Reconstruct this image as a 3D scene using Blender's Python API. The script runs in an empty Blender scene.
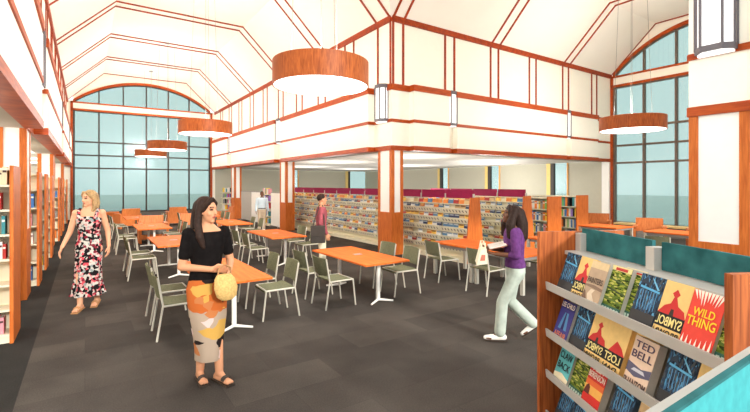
import bpy, bmesh, math, random
from mathutils import Vector, Matrix, noise
random.seed(11)
SC = bpy.context.scene
COL = SC.collection
PI = math.pi
H0 = 1.8                      # eye height
YAW = math.atan2(290.0, 429.0)
FW = Vector((math.sin(YAW), math.cos(YAW), 0)); RT = Vector((math.cos(YAW), -math.sin(YAW), 0))

# ------------------------------------------------------------------ materials
def lin(c):
    o = []
    for v in c:
        v = v / 255.0
        o.append(v / 12.92 if v <= 0.04045 else ((v + 0.055) / 1.055) ** 2.4)
    return (o[0], o[1], o[2], 1.0)

def newmat(name):
    m = bpy.data.materials.new(name); m.use_nodes = True
    nt = m.node_tree; b = nt.nodes['Principled BSDF']
    return m, nt, b

def mat(name, rgb, rough=0.6, metal=0.0, spec=0.3, var=0.05, scale=9.0, emit=0.0, bump=0.0):
    m, nt, b = newmat(name)
    b.inputs['Roughness'].default_value = rough
    b.inputs['Metallic'].default_value = metal
    b.inputs['Specular IOR Level'].default_value = spec
    tc = nt.nodes.new('ShaderNodeTexCoord')
    nz = nt.nodes.new('ShaderNodeTexNoise'); nz.inputs['Scale'].default_value = scale; nz.inputs['Detail'].default_value = 3
    nt.links.new(tc.outputs['Object'], nz.inputs['Vector'])
    r = nt.nodes.new('ShaderNodeValToRGB')
    c = lin(rgb)
    r.color_ramp.elements[0].position = 0.3; r.color_ramp.elements[1].position = 0.7
    r.color_ramp.elements[0].color = tuple(max(0, x * (1 - var)) for x in c[:3]) + (1,)
    r.color_ramp.elements[1].color = tuple(min(1, x * (1 + var)) for x in c[:3]) + (1,)
    nt.links.new(nz.outputs['Fac'], r.inputs['Fac'])
    nt.links.new(r.outputs['Color'], b.inputs['Base Color'])
    if emit:
        b.inputs['Emission Color'].default_value = c
        b.inputs['Emission Strength'].default_value = emit
    if bump:
        bp = nt.nodes.new('ShaderNodeBump'); bp.inputs['Strength'].default_value = bump
        nt.links.new(nz.outputs['Fac'], bp.inputs['Height']); nt.links.new(bp.outputs['Normal'], b.inputs['Normal'])
    return m

def wood(name, rgb, rgb2, grain=(14, 14, 1.2), rough=0.5):
    m, nt, b = newmat(name)
    b.inputs['Roughness'].default_value = rough
    b.inputs['Specular IOR Level'].default_value = 0.25
    tc = nt.nodes.new('ShaderNodeTexCoord'); mp = nt.nodes.new('ShaderNodeMapping')
    mp.inputs['Scale'].default_value = grain
    nz = nt.nodes.new('ShaderNodeTexNoise'); nz.inputs['Scale'].default_value = 3.0; nz.inputs['Detail'].default_value = 5
    nz.inputs['Distortion'].default_value = 0.6
    nt.links.new(tc.outputs['Object'], mp.inputs['Vector']); nt.links.new(mp.outputs['Vector'], nz.inputs['Vector'])
    r = nt.nodes.new('ShaderNodeValToRGB')
    r.color_ramp.elements[0].position = 0.36; r.color_ramp.elements[1].position = 0.66
    r.color_ramp.elements[0].color = lin(rgb2); r.color_ramp.elements[1].color = lin(rgb)
    nt.links.new(nz.outputs['Fac'], r.inputs['Fac']); nt.links.new(r.outputs['Color'], b.inputs['Base Color'])
    return m

def pattern(name, stops, scale=16, rough=0.8, stretch=(1, 1, 1), distort=0.0):
    """cloth print: random flat colour per voronoi cell"""
    m, nt, b = newmat(name)
    b.inputs['Roughness'].default_value = rough; b.inputs['Specular IOR Level'].default_value = 0.1
    tc = nt.nodes.new('ShaderNodeTexCoord'); mp = nt.nodes.new('ShaderNodeMapping'); mp.inputs['Scale'].default_value = stretch
    vo = nt.nodes.new('ShaderNodeTexVoronoi'); vo.inputs['Scale'].default_value = scale
    nt.links.new(tc.outputs['Object'], mp.inputs['Vector'])
    if distort:
        nz = nt.nodes.new('ShaderNodeTexNoise'); nz.inputs['Scale'].default_value = scale * 0.6
        mx = nt.nodes.new('ShaderNodeVectorMath'); mx.operation = 'MULTIPLY_ADD'
        nt.links.new(mp.outputs['Vector'], nz.inputs['Vector'])
        nt.links.new(nz.outputs['Color'], mx.inputs[0]); mx.inputs[1].default_value = (distort,) * 3
        nt.links.new(mp.outputs['Vector'], mx.inputs[2]); nt.links.new(mx.outputs['Vector'], vo.inputs['Vector'])
    else:
        nt.links.new(mp.outputs['Vector'], vo.inputs['Vector'])
    sp = nt.nodes.new('ShaderNodeSeparateColor'); nt.links.new(vo.outputs['Color'], sp.inputs['Color'])
    r = nt.nodes.new('ShaderNodeValToRGB'); r.color_ramp.interpolation = 'CONSTANT'
    els = r.color_ramp.elements
    els[0].position = stops[0][0]; els[0].color = lin(stops[0][1])
    els[1].position = stops[1][0]; els[1].color = lin(stops[1][1])
    for p, c in stops[2:]:
        e = els.new(p); e.color = lin(c)
    nt.links.new(sp.outputs[0], r.inputs['Fac']); nt.links.new(r.outputs['Color'], b.inputs['Base Color'])
    return m

MT = {}
MT['cream'] = mat('cream_paint', (250, 246, 232), 0.85, spec=0.1, var=0.01)
MT['vault'] = mat('vault_plaster', (251, 247, 236), 0.9, spec=0.05, var=0.012, scale=1.5)
MT['white'] = mat('white_paint', (250, 248, 242), 0.7, spec=0.2, var=0.01)
MT['soffit'] = mat('white_soffit', (240, 235, 226), 0.9, spec=0.05, var=0.02, scale=3)
MT['taupe'] = mat('taupe_soffit', (178, 168, 152), 0.9, spec=0.05, var=0.02)
MT['shade'] = mat('roller_shade', (190, 186, 168), 0.9, spec=0.05, var=0.015)
MT['wood'] = wood('orange_wood', (212, 116, 48), (186, 92, 32))
MT['wood_h'] = wood('orange_wood_rail', (184, 80, 22), (154, 58, 14), (1.5, 1.5, 12))
MT['rib'] = wood('rib_wood', (166, 64, 16), (136, 46, 12), (3, 3, 3))
MT['panel_wood'] = wood('panel_wood', (192, 104, 50), (140, 68, 28), (16, 16, 1.0))
MT['chair_wood'] = wood('chair_wood', (204, 122, 66), (184, 100, 50))
MT['field'] = pattern('field_print', [(0, (84, 104, 38)), (0.3, (150, 158, 62)), (0.5, (44, 56, 26)), (0.66, (196, 190, 104)), (0.8, (104, 120, 48))], 70, stretch=(1, 0.6, 1.8), distort=0.02)
MT['night'] = pattern('night_print', [(0, (52, 66, 84)), (0.4, (70, 110, 146)), (0.6, (36, 44, 56)), (0.75, (96, 156, 196)), (0.85, (84, 88, 92))], 60, stretch=(1, 2.2, 0.7), distort=0.03)
MT['table'] = wood('table_laminate', (222, 114, 44), (208, 98, 34), (8, 1.0, 8), 0.7)
MT['drum'] = wood('drum_veneer', (178, 94, 42), (140, 66, 26), (16, 16, 2))
MT['desk'] = wood('desk_laminate', (226, 128, 60), (210, 112, 48), (1, 8, 8), 0.45)
MT['frame'] = mat('silver_tube', (196, 190, 176), 0.4, metal=0.15, var=0.02)
MT['white_metal'] = mat('white_metal', (236, 232, 224), 0.45, var=0.01)
MT['grey_metal'] = mat('grey_metal', (150, 144, 140), 0.5, metal=0.1, var=0.03)
MT['lantern_frame'] = mat('lantern_frame', (104, 98, 102), 0.5, var=0.04)
MT['dark_metal'] = mat('dark_mullion', (66, 60, 56), 0.5, var=0.04)
MT['bronze'] = mat('bronze_mullion', (104, 88, 76), 0.5, var=0.04)
MT['fabric'] = mat('olive_grey_fabric', (112, 112, 88), 0.95, spec=0.05, var=0.22, scale=60, bump=0.1)
MT['grey_fabric'] = mat('grey_fabric', (112, 108, 102), 0.95, spec=0.05, var=0.2, scale=70)
MT['shelf_cream'] = mat('cream_shelf', (232, 226, 200), 0.6, var=0.02)
MT['shelf_grey'] = mat('grey_shelf', (190, 184, 176), 0.5, var=0.02)
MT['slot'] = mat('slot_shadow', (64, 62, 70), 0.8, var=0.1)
MT['teal'] = mat('teal_panel', (50, 100, 102), 0.9, spec=0.05, var=0.3, scale=9)
MT['teal_lit'] = mat('sunlit_teal_panel', (66, 152, 156), 0.8, spec=0.1, var=0.12, scale=40)  # teal canopy again, with sunlit brightness painted into the colour
MT['red_panel'] = mat('crimson_panel', (142, 14, 66), 0.7, var=0.08)
MT['skin'] = mat('skin', (214, 158, 124), 0.55, var=0.03)
MT['skin2'] = mat('skin_tan', (206, 146, 110), 0.55, var=0.03)
MT['skin3'] = mat('skin_brown', (112, 74, 54), 0.55, var=0.03)
MT['eye'] = mat('eye_dark', (40, 30, 28), 0.3)
MT['lip'] = mat('lip', (170, 84, 74), 0.45)
MT['blonde'] = mat('blonde_hair', (166, 134, 92), 0.6, var=0.3, scale=45, bump=0.4)
MT['brunette'] = mat('dark_brown_hair', (46, 31, 25), 0.6, spec=0.15, var=0.35, scale=50, bump=0.3)
MT['hairblack'] = mat('black_hair', (38, 30, 28), 0.6, var=0.3, scale=50, bump=0.4)
MT['black_cloth'] = mat('black_cloth', (24, 21, 21), 0.95, spec=0.05, var=0.25, scale=20)
MT['purple'] = mat('purple_knit', (96, 50, 108), 0.9, var=0.25, scale=30)
MT['jeans'] = mat('pale_denim', (178, 188, 176), 0.9, var=0.12, scale=14)
MT['maroon'] = mat('maroon_shirt', (150, 74, 82), 0.9, var=0.15, scale=20)
MT['cream_cloth'] = mat('cream_cotton', (226, 216, 190), 0.9, var=0.06)
MT['khaki'] = mat('khaki_cotton', (190, 170, 146), 0.9, var=0.08)
MT['ltblue'] = mat('pale_blue_shirt', (196, 212, 222), 0.9, var=0.06)
MT['bag_dark'] = mat('dark_canvas', (58, 52, 48), 0.9, var=0.12)
MT['straw'] = mat('straw_weave', (206, 168, 104), 0.85, var=0.2, scale=60)
MT['leather'] = mat('tan_leather', (176, 128, 84), 0.6, var=0.1)
MT['sole'] = mat('dark_leather', (66, 54, 46), 0.6, var=0.1)
MT['sneaker'] = mat('white_leather', (236, 232, 224), 0.6, var=0.04)
MT['pages'] = mat('page_edges', (206, 200, 190), 0.8, var=0.04, scale=80)
MT['ground'] = mat('pale_paving', (190, 198, 194), 0.9, var=0.1, scale=0.6)
MT['wire'] = mat('grey_wire', (120, 116, 108), 0.5)
MT['floral'] = pattern('floral_print', [(0, (190, 184, 176)), (0.26, (24, 22, 24)), (0.62, (196, 74, 86)), (0.74, (206, 146, 144)), (0.84, (136, 146, 146)), (0.92, (120, 32, 48))], 32, distort=0.03)
MT['skirt_print'] = pattern('skirt_print', [(0, (206, 186, 164)), (0.6, (178, 110, 66)), (0.66, (36, 28, 27)), (0.79, (204, 176, 170)), (0.91, (190, 148, 74))], 7.5, stretch=(1, 1, 1.7), distort=0.12)
def _skirt():
    nt = MT['skirt_print'].node_tree; N = nt.nodes; L = nt.links
    ramp = [n for n in N if n.type == 'VALTORGB'][0]; b = N['Principled BSDF']; sp = [n for n in N if n.type == 'SEPARATE_COLOR'][0]
    tc = [n for n in N if n.type == 'TEX_COORD'][0]; sx = N.new('ShaderNodeSeparateXYZ'); L.new(tc.outputs['Object'], sx.inputs[0])
    nz = N.new('ShaderNodeTexNoise'); nz.inputs['Scale'].default_value = 5; L.new(tc.outputs['Object'], nz.inputs['Vector'])
    ad = N.new('ShaderNodeMath'); ad.operation = 'MULTIPLY_ADD'; L.new(nz.outputs['Fac'], ad.inputs[0]); ad.inputs[1].default_value = 0.25; L.new(sx.outputs['Z'], ad.inputs[2])
    gt = N.new('ShaderNodeMath'); gt.operation = 'GREATER_THAN'; L.new(ad.outputs[0], gt.inputs[0]); gt.inputs[1].default_value = 0.80
    m1 = N.new('ShaderNodeMix'); m1.data_type = 'RGBA'; L.new(gt.outputs[0], m1.inputs[0]); m1.inputs[6].default_value = lin((164, 144, 126)); m1.inputs[7].default_value = lin((178, 92, 42))
    lt = N.new('ShaderNodeMath'); lt.operation = 'LESS_THAN'; L.new(sp.outputs[0], lt.inputs[0]); lt.inputs[1].default_value = 0.6
    m2 = N.new('ShaderNodeMix'); m2.data_type = 'RGBA'; L.new(lt.outputs[0], m2.inputs[0]); L.new(ramp.outputs['Color'], m2.inputs[6]); L.new(m1.outputs[2], m2.inputs[7])
    L.new(m2.outputs[2], b.inputs['Base Color'])
_skirt()
_glow, _nt, _b = newmat('lamp_diffuser')
_b.inputs['Base Color'].default_value = (0.95, 0.94, 0.92, 1); _b.inputs['Emission Color'].default_value = (1, 0.97, 0.92, 1); _b.inputs['Emission Strength'].default_value = 2.2
MT['glow'] = _glow
_g2, _nt, _b = newmat('lantern_glass')
_b.inputs['Base Color'].default_value = (0.95, 0.95, 0.95, 1); _b.inputs['Emission Color'].default_value = (1, 0.98, 0.96, 1); _b.inputs['Emission Strength'].default_value = 0.35
MT['lantern'] = _g2
# tinted window glass
_gm = bpy.data.materials.new('tinted_glass'); _gm.use_nodes = True; _n = _gm.node_tree; _n.nodes.clear()
_o = _n.nodes.new('ShaderNodeOutputMaterial'); _t = _n.nodes.new('ShaderNodeBsdfTransparent'); _gl = _n.nodes.new('ShaderNodeBsdfGlossy')
_mx = _n.nodes.new('ShaderNodeMixShader'); _mx.inputs[0].default_value = 0.05
_t.inputs[0].default_value = (0.53, 0.61, 0.59, 1); _gl.inputs['Color'].default_value = (0.9, 0.95, 0.95, 1); _gl.inputs['Roughness'].default_value = 0.3
_n.links.new(_t.outputs[0], _mx.inputs[1]); _n.links.new(_gl.outputs[0], _mx.inputs[2]); _n.links.new(_mx.outputs[0], _o.inputs[0])
MT['glass'] = _gm
# carpet: plank tiles, darker strip along the left stacks
def carpet():
    m, nt, b = newmat('carpet_tiles'); N = nt.nodes; L = nt.links
    b.inputs['Roughness'].default_value = 0.97; b.inputs['Specular IOR Level'].default_value = 0.05
    tc = N.new('ShaderNodeTexCoord'); mp = N.new('ShaderNodeMapping'); mp.inputs['Rotation'].default_value = (0, 0, 0)
    L.new(tc.outputs['Object'], mp.inputs['Vector'])
    br = N.new('ShaderNodeTexBrick'); br.inputs['Scale'].default_value = 1.0
    br.inputs['Color1'].default_value = lin((68, 63, 59)); br.inputs['Color2'].default_value = lin((80, 74, 69)); br.inputs['Mortar'].default_value = lin((68, 63, 59))
    br.inputs['Mortar Size'].default_value = 0.003; br.inputs['Brick Width'].default_value = 1.0; br.inputs['Row Height'].default_value = 0.5
    L.new(mp.outputs['Vector'], br.inputs['Vector'])
    nz = N.new('ShaderNodeTexNoise'); nz.inputs['Scale'].default_value = 90; nz.inputs['Detail'].default_value = 2
    L.new(tc.outputs['Object'], nz.inputs['Vector'])
    nz2 = N.new('ShaderNodeTexNoise'); nz2.inputs['Scale'].default_value = 1.6; nz2.inputs['Detail'].default_value = 4
    L.new(tc.outputs['Object'], nz2.inputs['Vector'])
    ad = N.new('ShaderNodeMath'); ad.operation = 'ADD'; L.new(nz.outputs['Fac'], ad.inputs[0]); L.new(nz2.outputs['Fac'], ad.inputs[1])
    mr = N.new('ShaderNodeMapRange'); mr.inputs['From Min'].default_value = 0.6; mr.inputs['From Max'].default_value = 1.4; mr.inputs['To Min'].default_value = 0.62; mr.inputs['To Max'].default_value = 1.32
    L.new(ad.outputs[0], mr.inputs['Value'])
    mu = N.new('ShaderNodeVectorMath'); mu.operation = 'SCALE'; L.new(br.outputs['Color'], mu.inputs[0]); L.new(mr.outputs[0], mu.inputs['Scale'])
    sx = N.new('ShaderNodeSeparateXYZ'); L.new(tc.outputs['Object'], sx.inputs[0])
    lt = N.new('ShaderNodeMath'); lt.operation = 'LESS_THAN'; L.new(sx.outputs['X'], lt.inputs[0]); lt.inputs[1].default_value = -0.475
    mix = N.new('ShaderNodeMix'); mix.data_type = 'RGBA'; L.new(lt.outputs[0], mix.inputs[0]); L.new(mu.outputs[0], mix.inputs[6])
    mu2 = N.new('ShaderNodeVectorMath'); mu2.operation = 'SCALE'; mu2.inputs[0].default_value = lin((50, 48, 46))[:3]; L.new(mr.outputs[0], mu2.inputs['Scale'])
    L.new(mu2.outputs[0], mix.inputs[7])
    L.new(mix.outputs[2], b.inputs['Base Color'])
    bp = N.new('ShaderNodeBump'); bp.inputs['Strength'].default_value = 0.12; L.new(nz.outputs['Fac'], bp.inputs['Height']); L.new(bp.outputs[0], b.inputs['Normal'])
    return m
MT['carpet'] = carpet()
_flat = {}
def flat(rgb, rough=0.6):
    k = tuple(rgb)
    if k not in _flat:
        _flat[k] = mat('print_%02x%02x%02x' % k, rgb, rough, var=0.06, scale=25)
    return _flat[k]

# ------------------------------------------------------------------ mesh builder
class MB:
    def __init__(s): s.bm = bmesh.new(); s.mats = []; s.cur = 0
    def use(s, m):
        m = MT[m] if isinstance(m, str) else m
        if m not in s.mats: s.mats.append(m)
        s.cur = s.mats.index(m); return s
    def _f(s, vs):
        try:
            f = s.bm.faces.new(vs); f.material_index = s.cur; return f
        except ValueError: return None
    def box(s, x0, x1, y0, y1, z0, z1, M=None):
        c = [(x0, y0, z0), (x1, y0, z0), (x1, y1, z0), (x0, y1, z0), (x0, y0, z1), (x1, y0, z1), (x1, y1, z1), (x0, y1, z1)]
        v = [s.bm.verts.new(M @ Vector(p) if M is not None else p) for p in c]
        for q in ((3, 2, 1, 0), (4, 5, 6, 7), (0, 1, 5, 4), (1, 2, 6, 5), (2, 3, 7, 6), (3, 0, 4, 7)):
            s._f([v[i] for i in q])
        return s
    def prism(s, pts, d, M=None):
        """closed polygon pts (3d) extruded by vector d"""
        d = Vector(d); a = [Vector(p) for p in pts]
        if M is not None: b = [M @ (p + d) for p in a]; a = [M @ p for p in a]
        else: b = [p + d for p in a]
        va = [s.bm.verts.new(p) for p in a]; vb = [s.bm.verts.new(p) for p in b]
        s._f(list(reversed(va))); s._f(vb)
        n = len(va)
        for i in range(n): s._f([va[i], va[(i + 1) % n], vb[(i + 1) % n], vb[i]])
        return s
    def quad(s, *pts):
        s._f([s.bm.verts.new(p) for p in pts]); return s
    def tube(s, pts, r, n=8, caps=True):
        pts = [Vector(p) for p in pts]; rr = r if isinstance(r, (list, tuple)) else [r] * len(pts)
        rings = []; up = None
        for i, p in enumerate(pts):
            t = (pts[min(i + 1, len(pts) - 1)] - pts[max(i - 1, 0)]).normalized()
            if up is None:
                up = Vector((0, 0, 1)) if abs(t.z) < 0.9 else Vector((1, 0, 0))
            a = t.cross(up).normalized(); b = a.cross(t).normalized(); up = b
            rings.append([s.bm.verts.new(p + (a * math.cos(k * 2 * PI / n) + b * math.sin(k * 2 * PI / n)) * rr[i]) for k in range(n)])
        for i in range(len(rings) - 1):
            for k in range(n): s._f([rings[i][k], rings[i][(k + 1) % n], rings[i + 1][(k + 1) % n], rings[i + 1][k]])
        if caps: s._f(list(reversed(rings[0]))); s._f(rings[-1])
        return s
    def cyl(s, c, r, h, n=32, r2=None):
        r2 = r if r2 is None else r2
        return s.tube([(c[0], c[1], c[2]), (c[0], c[1], c[2] + h)], [r, r2], n)
    def capsule(s, p0, p1, r0, r1, n=12):
        p0, p1 = Vector(p0), Vector(p1); t = p1 - p0
        if t.length < 1e-6: t = Vector((0, 0, 1e-4))
        t.normalize(); u = Vector((0, 0, 1)) if abs(t.z) < 0.9 else Vector((1, 0, 0))
        a = t.cross(u).normalized(); b = a.cross(t).normalized()
        prof = [(p0 - t * r0 * math.cos(k * PI / 8), r0 * math.sin(k * PI / 8)) for k in range(1, 5)] + [(p1 + t * r1 * math.sin(k * PI / 8), r1 * math.cos(k * PI / 8)) for k in range(0, 4)]
        rings = [[s.bm.verts.new(c + (a * math.cos(k * 2 * PI / n) + b * math.sin(k * 2 * PI / n)) * r) for k in range(n)] for c, r in prof]
        A = s.bm.verts.new(p0 - t * r0); B = s.bm.verts.new(p1 + t * r1)
        for k in range(n):
            s._f([A, rings[0][(k + 1) % n], rings[0][k]]); s._f([B, rings[-1][k], rings[-1][(k + 1) % n]])
            for i in range(len(rings) - 1): s._f([rings[i][k], rings[i][(k + 1) % n], rings[i + 1][(k + 1) % n], rings[i + 1][k]])
        return s
    def ell(s, c, r, M=None, nu=16, nv=10):
        c = Vector(c); R = M if M is not None else Matrix.Identity(3)
        P = lambda i, j: c + R @ Vector((r[0] * math.sin(j * PI / nv) * math.cos(i * 2 * PI / nu), r[1] * math.sin(j * PI / nv) * math.sin(i * 2 * PI / nu), r[2] * math.cos(j * PI / nv)))
        top = s.bm.verts.new(P(0, 0)); bot = s.bm.verts.new(P(0, nv))
        rg = [[s.bm.verts.new(P(i, j)) for i in range(nu)] for j in range(1, nv)]
        for i in range(nu):
            k = (i + 1) % nu
            s._f([top, rg[0][i], rg[0][k]]); s._f([bot, rg[-1][k], rg[-1][i]])
            for j in range(len(rg) - 1): s._f([rg[j][i], rg[j + 1][i], rg[j + 1][k], rg[j][k]])
        return s
    def loft(s, rings, n=24, fold=0.0, nf=9, caps=True, open_bottom=False):
        """rings: (cx,cy,cz,rx,ry); fold waves the lower rings"""
        R = []
        m = len(rings)
        for j, (cx, cy, cz, rx, ry) in enumerate(rings):
            w = fold * j / max(1, m - 1)
            R.append([s.bm.verts.new((cx + rx * (1 + w * math.sin(nf * k * 2 * PI / n + 0.4 * j)) * math.cos(k * 2 * PI / n), cy + ry * (1 + w * math.sin(nf * k * 2 * PI / n + 0.4 * j)) * math.sin(k * 2 * PI / n), cz)) for k in range(n)])
        for j in range(m - 1):
            for k in range(n): s._f([R[j][k], R[j + 1][k], R[j + 1][(k + 1) % n], R[j][(k + 1) % n]])
        if caps:
            s._f(R[0]); s._f(list(reversed(R[-1])))
        return s
    def mesh(s, name, smooth=False, bevel=0.0):
        bmesh.ops.recalc_face_normals(s.bm, faces=s.bm.faces)
        if bevel:
            bmesh.ops.bevel(s.bm, geom=[e for e in s.bm.edges if e.is_manifold and e.calc_face_angle(0) > 0.6], offset=bevel, segments=2, affect='EDGES', profile=0.6)
        me = bpy.data.meshes.new(name); s.bm.to_mesh(me); s.bm.free()
        for m in s.mats: me.materials.append(m)
        if smooth:
            for p in me.polygons: p.use_smooth = True
            try: me.set_sharp_from_angle(angle=math.radians(40))
            except Exception: pass
        return me
    def obj(s, name, parent=None, loc=(0, 0, 0), smooth=False, bevel=0.0, rotz=0.0):
        o = bpy.data.objects.new(name, s.mesh(name, smooth, bevel)); COL.objects.link(o)
        o.location = loc; o.rotation_euler = (0, 0, rotz)
        if parent is not None: o.parent = parent
        return o

def B(m): return MB().use(m)
def remesh(mb, name, voxel, parent=None, smooth_it=6, mat_=None, post=None):
    """fuse overlapping closed shapes into one continuous skin"""
    me = mb.mesh(name); o = bpy.data.objects.new('tmp', me); COL.objects.link(o)
    r = o.modifiers.new('r', 'REMESH'); r.mode = 'VOXEL'; r.voxel_size = voxel; r.use_smooth_shade = True
    if smooth_it:
        sm = o.modifiers.new('s', 'SMOOTH'); sm.factor = 0.5; sm.iterations = smooth_it
    dg = bpy.context.evaluated_depsgraph_get(); dg.update()
    new = bpy.data.meshes.new_from_object(o.evaluated_get(dg)); new.name = name
    bpy.data.objects.remove(o); bpy.data.meshes.remove(me)
    new.materials.clear()
    for m in (mat_ if isinstance(mat_, list) else [mat_]): new.materials.append(m)
    for p in new.polygons: p.use_smooth = True; p.material_index = 0
    ob = bpy.data.objects.new(name, new); COL.objects.link(ob)
    if parent is not None: ob.parent = parent
    if post: post(new)
    return ob

def tag(o, label, cat, group=None, kind=None):
    o['label'] = label; o['category'] = cat
    if group: o['group'] = group
    if kind: o['kind'] = kind
    return o
def struct(o): o['kind'] = 'structure'; return o
def empty(name, loc, rz=0.0):
    o = bpy.data.objects.new(name, None); COL.objects.link(o); o.location = loc; o.rotation_euler = (0, 0, rz); o.empty_display_size = 0.2
    return o
def kids(o): return [c for c in bpy.data.objects if c.parent == o]
_kc = {}
def clone(o, parent=None):
    c = o.copy(); COL.objects.link(c); c.parent = parent
    if o.name not in _kc: _kc[o.name] = kids(o)
    for k in _kc[o.name]: clone(k, c)
    return c

# ------------------------------------------------------------------ room shell
XL, XC, YC, XB, YA, YS = -0.75, 6.4, 8.72, 17.0, 26.4, 2.3
ZS, ZK = 6.0, 7.57
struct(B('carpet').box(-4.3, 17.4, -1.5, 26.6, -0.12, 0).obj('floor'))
struct(B('ground').box(-60, 80, -40, 90, -0.4, -0.14).obj('ground'))

def fmat(o, along, out):
    a = Vector((along[0], along[1], 0)); n = Vector((out[0], out[1], 0))
    M = Matrix(((a.x, n.x, 0, o[0]), (a.y, n.y, 0, o[1]), (0, 0, 1, 0), (0, 0, 0, 1)))
    return M
_tn = [0]
def trim(mb):
    _tn[0] += 1
    return struct(mb.obj('trim_%d' % _tn[0]))

def fascia(side, o, along, out, s0, s1, bays, vert=(), ztop=ZS, s0w=None):
    M = fmat(o, along, out); P = 0.2
    w = B('cream').box(s0 if s0w is None else s0w, s1, -0.4, 0, 2.68, ztop, M)
    for a, b in bays: w.box(a, b, -0.01, P, 2.68, 4.3, M)
    w.use('taupe').box(s0 if s0w is None else s0w, s1, -0.4, 0.0, 2.665, 2.685, M)
    for a, b in bays: w.box(a, b, -0.01, P, 2.665, 2.685, M)
    struct(w.obj('wall_' + side))
    segs = []; c = s0
    for a, b in sorted(bays):
        if a > c: segs.append((c, a, 0.0))
        segs.append((a, b, P)); c = b
    if c < s1: segs.append((c, s1, 0.0))
    for z0, z1, pr in ((2.655, 2.775, 0.022), (3.37, 3.45, 0.02), (4.18, 4.335, 0.03)):
        t = B('wood_h')
        for a, b, n in segs:
            if n: t.box(a - pr, b + pr, -0.02, n + pr, z0, z1, M)
            else: t.box(a, b, -0.02, pr, z0, z1, M)
        trim(t)
    t = B('rib')
    for v in vert: t.box(v - 0.03, v + 0.03, -0.01, 0.022, 4.33, ztop - 0.1, M)
    if vert: trim(t)
    t = B('rib').box(s0, s1, -0.05, 0.05, ztop - 0.1, ztop + 0.06, M)
    if ztop > 5.5: trim(t)

va = [0.04]
for k in range(0, 11):
    va += [k * 1.765 + 0.60 if k == 0 else k * 1.765 + 0.06, k * 1.765 + 0.56 if k else 0.04]
va = sorted(set(v for v in va if v < 17.5))
vb = [0.04, 0.36]
for k in range(1, 6): vb += [k * 1.85 - 0.03, k * 1.85 + 0.32]
fascia('block_west', (XC, YC), (0, 1), (-1, 0), 0, YA - YC, [(0.78, 6.85), (7.58, 13.7), (14.4, YA - YC)], va)
fascia('block_south', (XC, YC), (1, 0), (0, -1), 0, XB - XC, [(0.57, 1.8), (2.1, 7.3), (7.6, 9.3)], vb, s0w=0.401)
fascia('left', (XL, 0), (0, 1), (1, 0), -1.2, YA, [(-1.2, 8.4), (9.4, 15.3), (16.3, 22.2), (23.2, YA)], [v + YC for v in va[2:]] + [5.2, 5.75, 6.95, 7.5])
fascia('pier_west', (XC, YS), (0, -1), (-1, 0), 0, 3.6, [(0.75, 3.6)], [0.04, 0.55])
fascia('pier_north', (XC, YS), (1, 0), (0, 1), 0, XB - XC, [(0.75, 2.5), (3.1, 7.3), (7.9, XB - XC)], vb, s0w=0.401)

# vaults (thick slabs) -------------------------------------------------------
def slab(name, quads, th=0.12):
    b = B('vault')
    for q in quads: b.prism(q, (0, 0, th))
    return struct(b.obj(name))
AK0, AK1 = 0.82, 4.80
BK0, BK1 = 3.92, 7.12
slab('ceiling_nave', [
    [(XL, YS, ZS), (AK0, YS, ZK), (AK0, YA, ZK), (XL, YA, ZS)],
    [(AK0, YS, ZK), (AK1, YS, ZK), (AK1, YA, ZK), (AK0, YA, ZK)],
    [(AK1, YC, ZK), (XC, YC, ZS), (XC, YA, ZS), (AK1, YA, ZK)]])
slab('ceiling_crossing', [
    [(AK1, BK0, ZK), (XC, BK0, ZK), (XC, BK1, ZK), (AK1, BK1, ZK)],
    [(AK1, BK1, ZK), (XC, YC, ZS), (AK1, YC, ZK)],
    [(AK1, BK1, ZK), (XC, BK1, ZK), (XC, YC, ZS)],
    [(AK1, BK0, ZK), (AK1, YS, ZK), (XC, YS, ZS)],
    [(AK1, BK0, ZK), (XC, YS, ZS), (XC, BK0, ZK)]])
slab('ceiling_transept', [
    [(XC, YS, ZS), (XC, BK0, ZK), (XB, BK0, ZK), (XB, YS, ZS)],
    [(XC, BK0, ZK), (XC, BK1, ZK), (XB, BK1, ZK), (XB, BK0, ZK)],
    [(XC, BK1, ZK), (XC, YC, ZS), (XB, YC, ZS), (XB, BK1, ZK)]])
def rib_a(y, w=0.055):
    t = B('rib'); d = 0.035
    pts = [(XL, ZS), (AK0, ZK), (AK1, ZK), (XC, ZS)]
    for (x0, z0), (x1, z1) in zip(pts, pts[1:]):
        t.prism([(x0, y - w / 2, z0), (x1, y - w / 2, z1), (x1, y - w / 2, z1 - d), (x0, y - w / 2, z0 - d)], (0, w, 0))
    trim(t)
def rib_b(x, w=0.055):
    t = B('rib'); d = 0.035
    pts = [(YS, ZS), (BK0, ZK), (BK1, ZK), (YC, ZS)]
    for (y0, z0), (y1, z1) in zip(pts, pts[1:]):
        t.prism([(x - w / 2, y0, z0), (x - w / 2, y1, z1), (x - w / 2, y1, z1 - d), (x - w / 2, y0, z0 - d)], (w, 0, 0))
    trim(t)
for y in (8.76, 9.33, 12.25, 12.72, 15.75, 16.2, 19.28, 19.73, 22.85, 23.3): rib_a(y)
for x in (6.44, 6.78, 10.1, 10.46, 13.82, 14.17): rib_b(x)
rib_a(YA - 0.03, 0.03); rib_b(XB - 0.03, 0.03)

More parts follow.
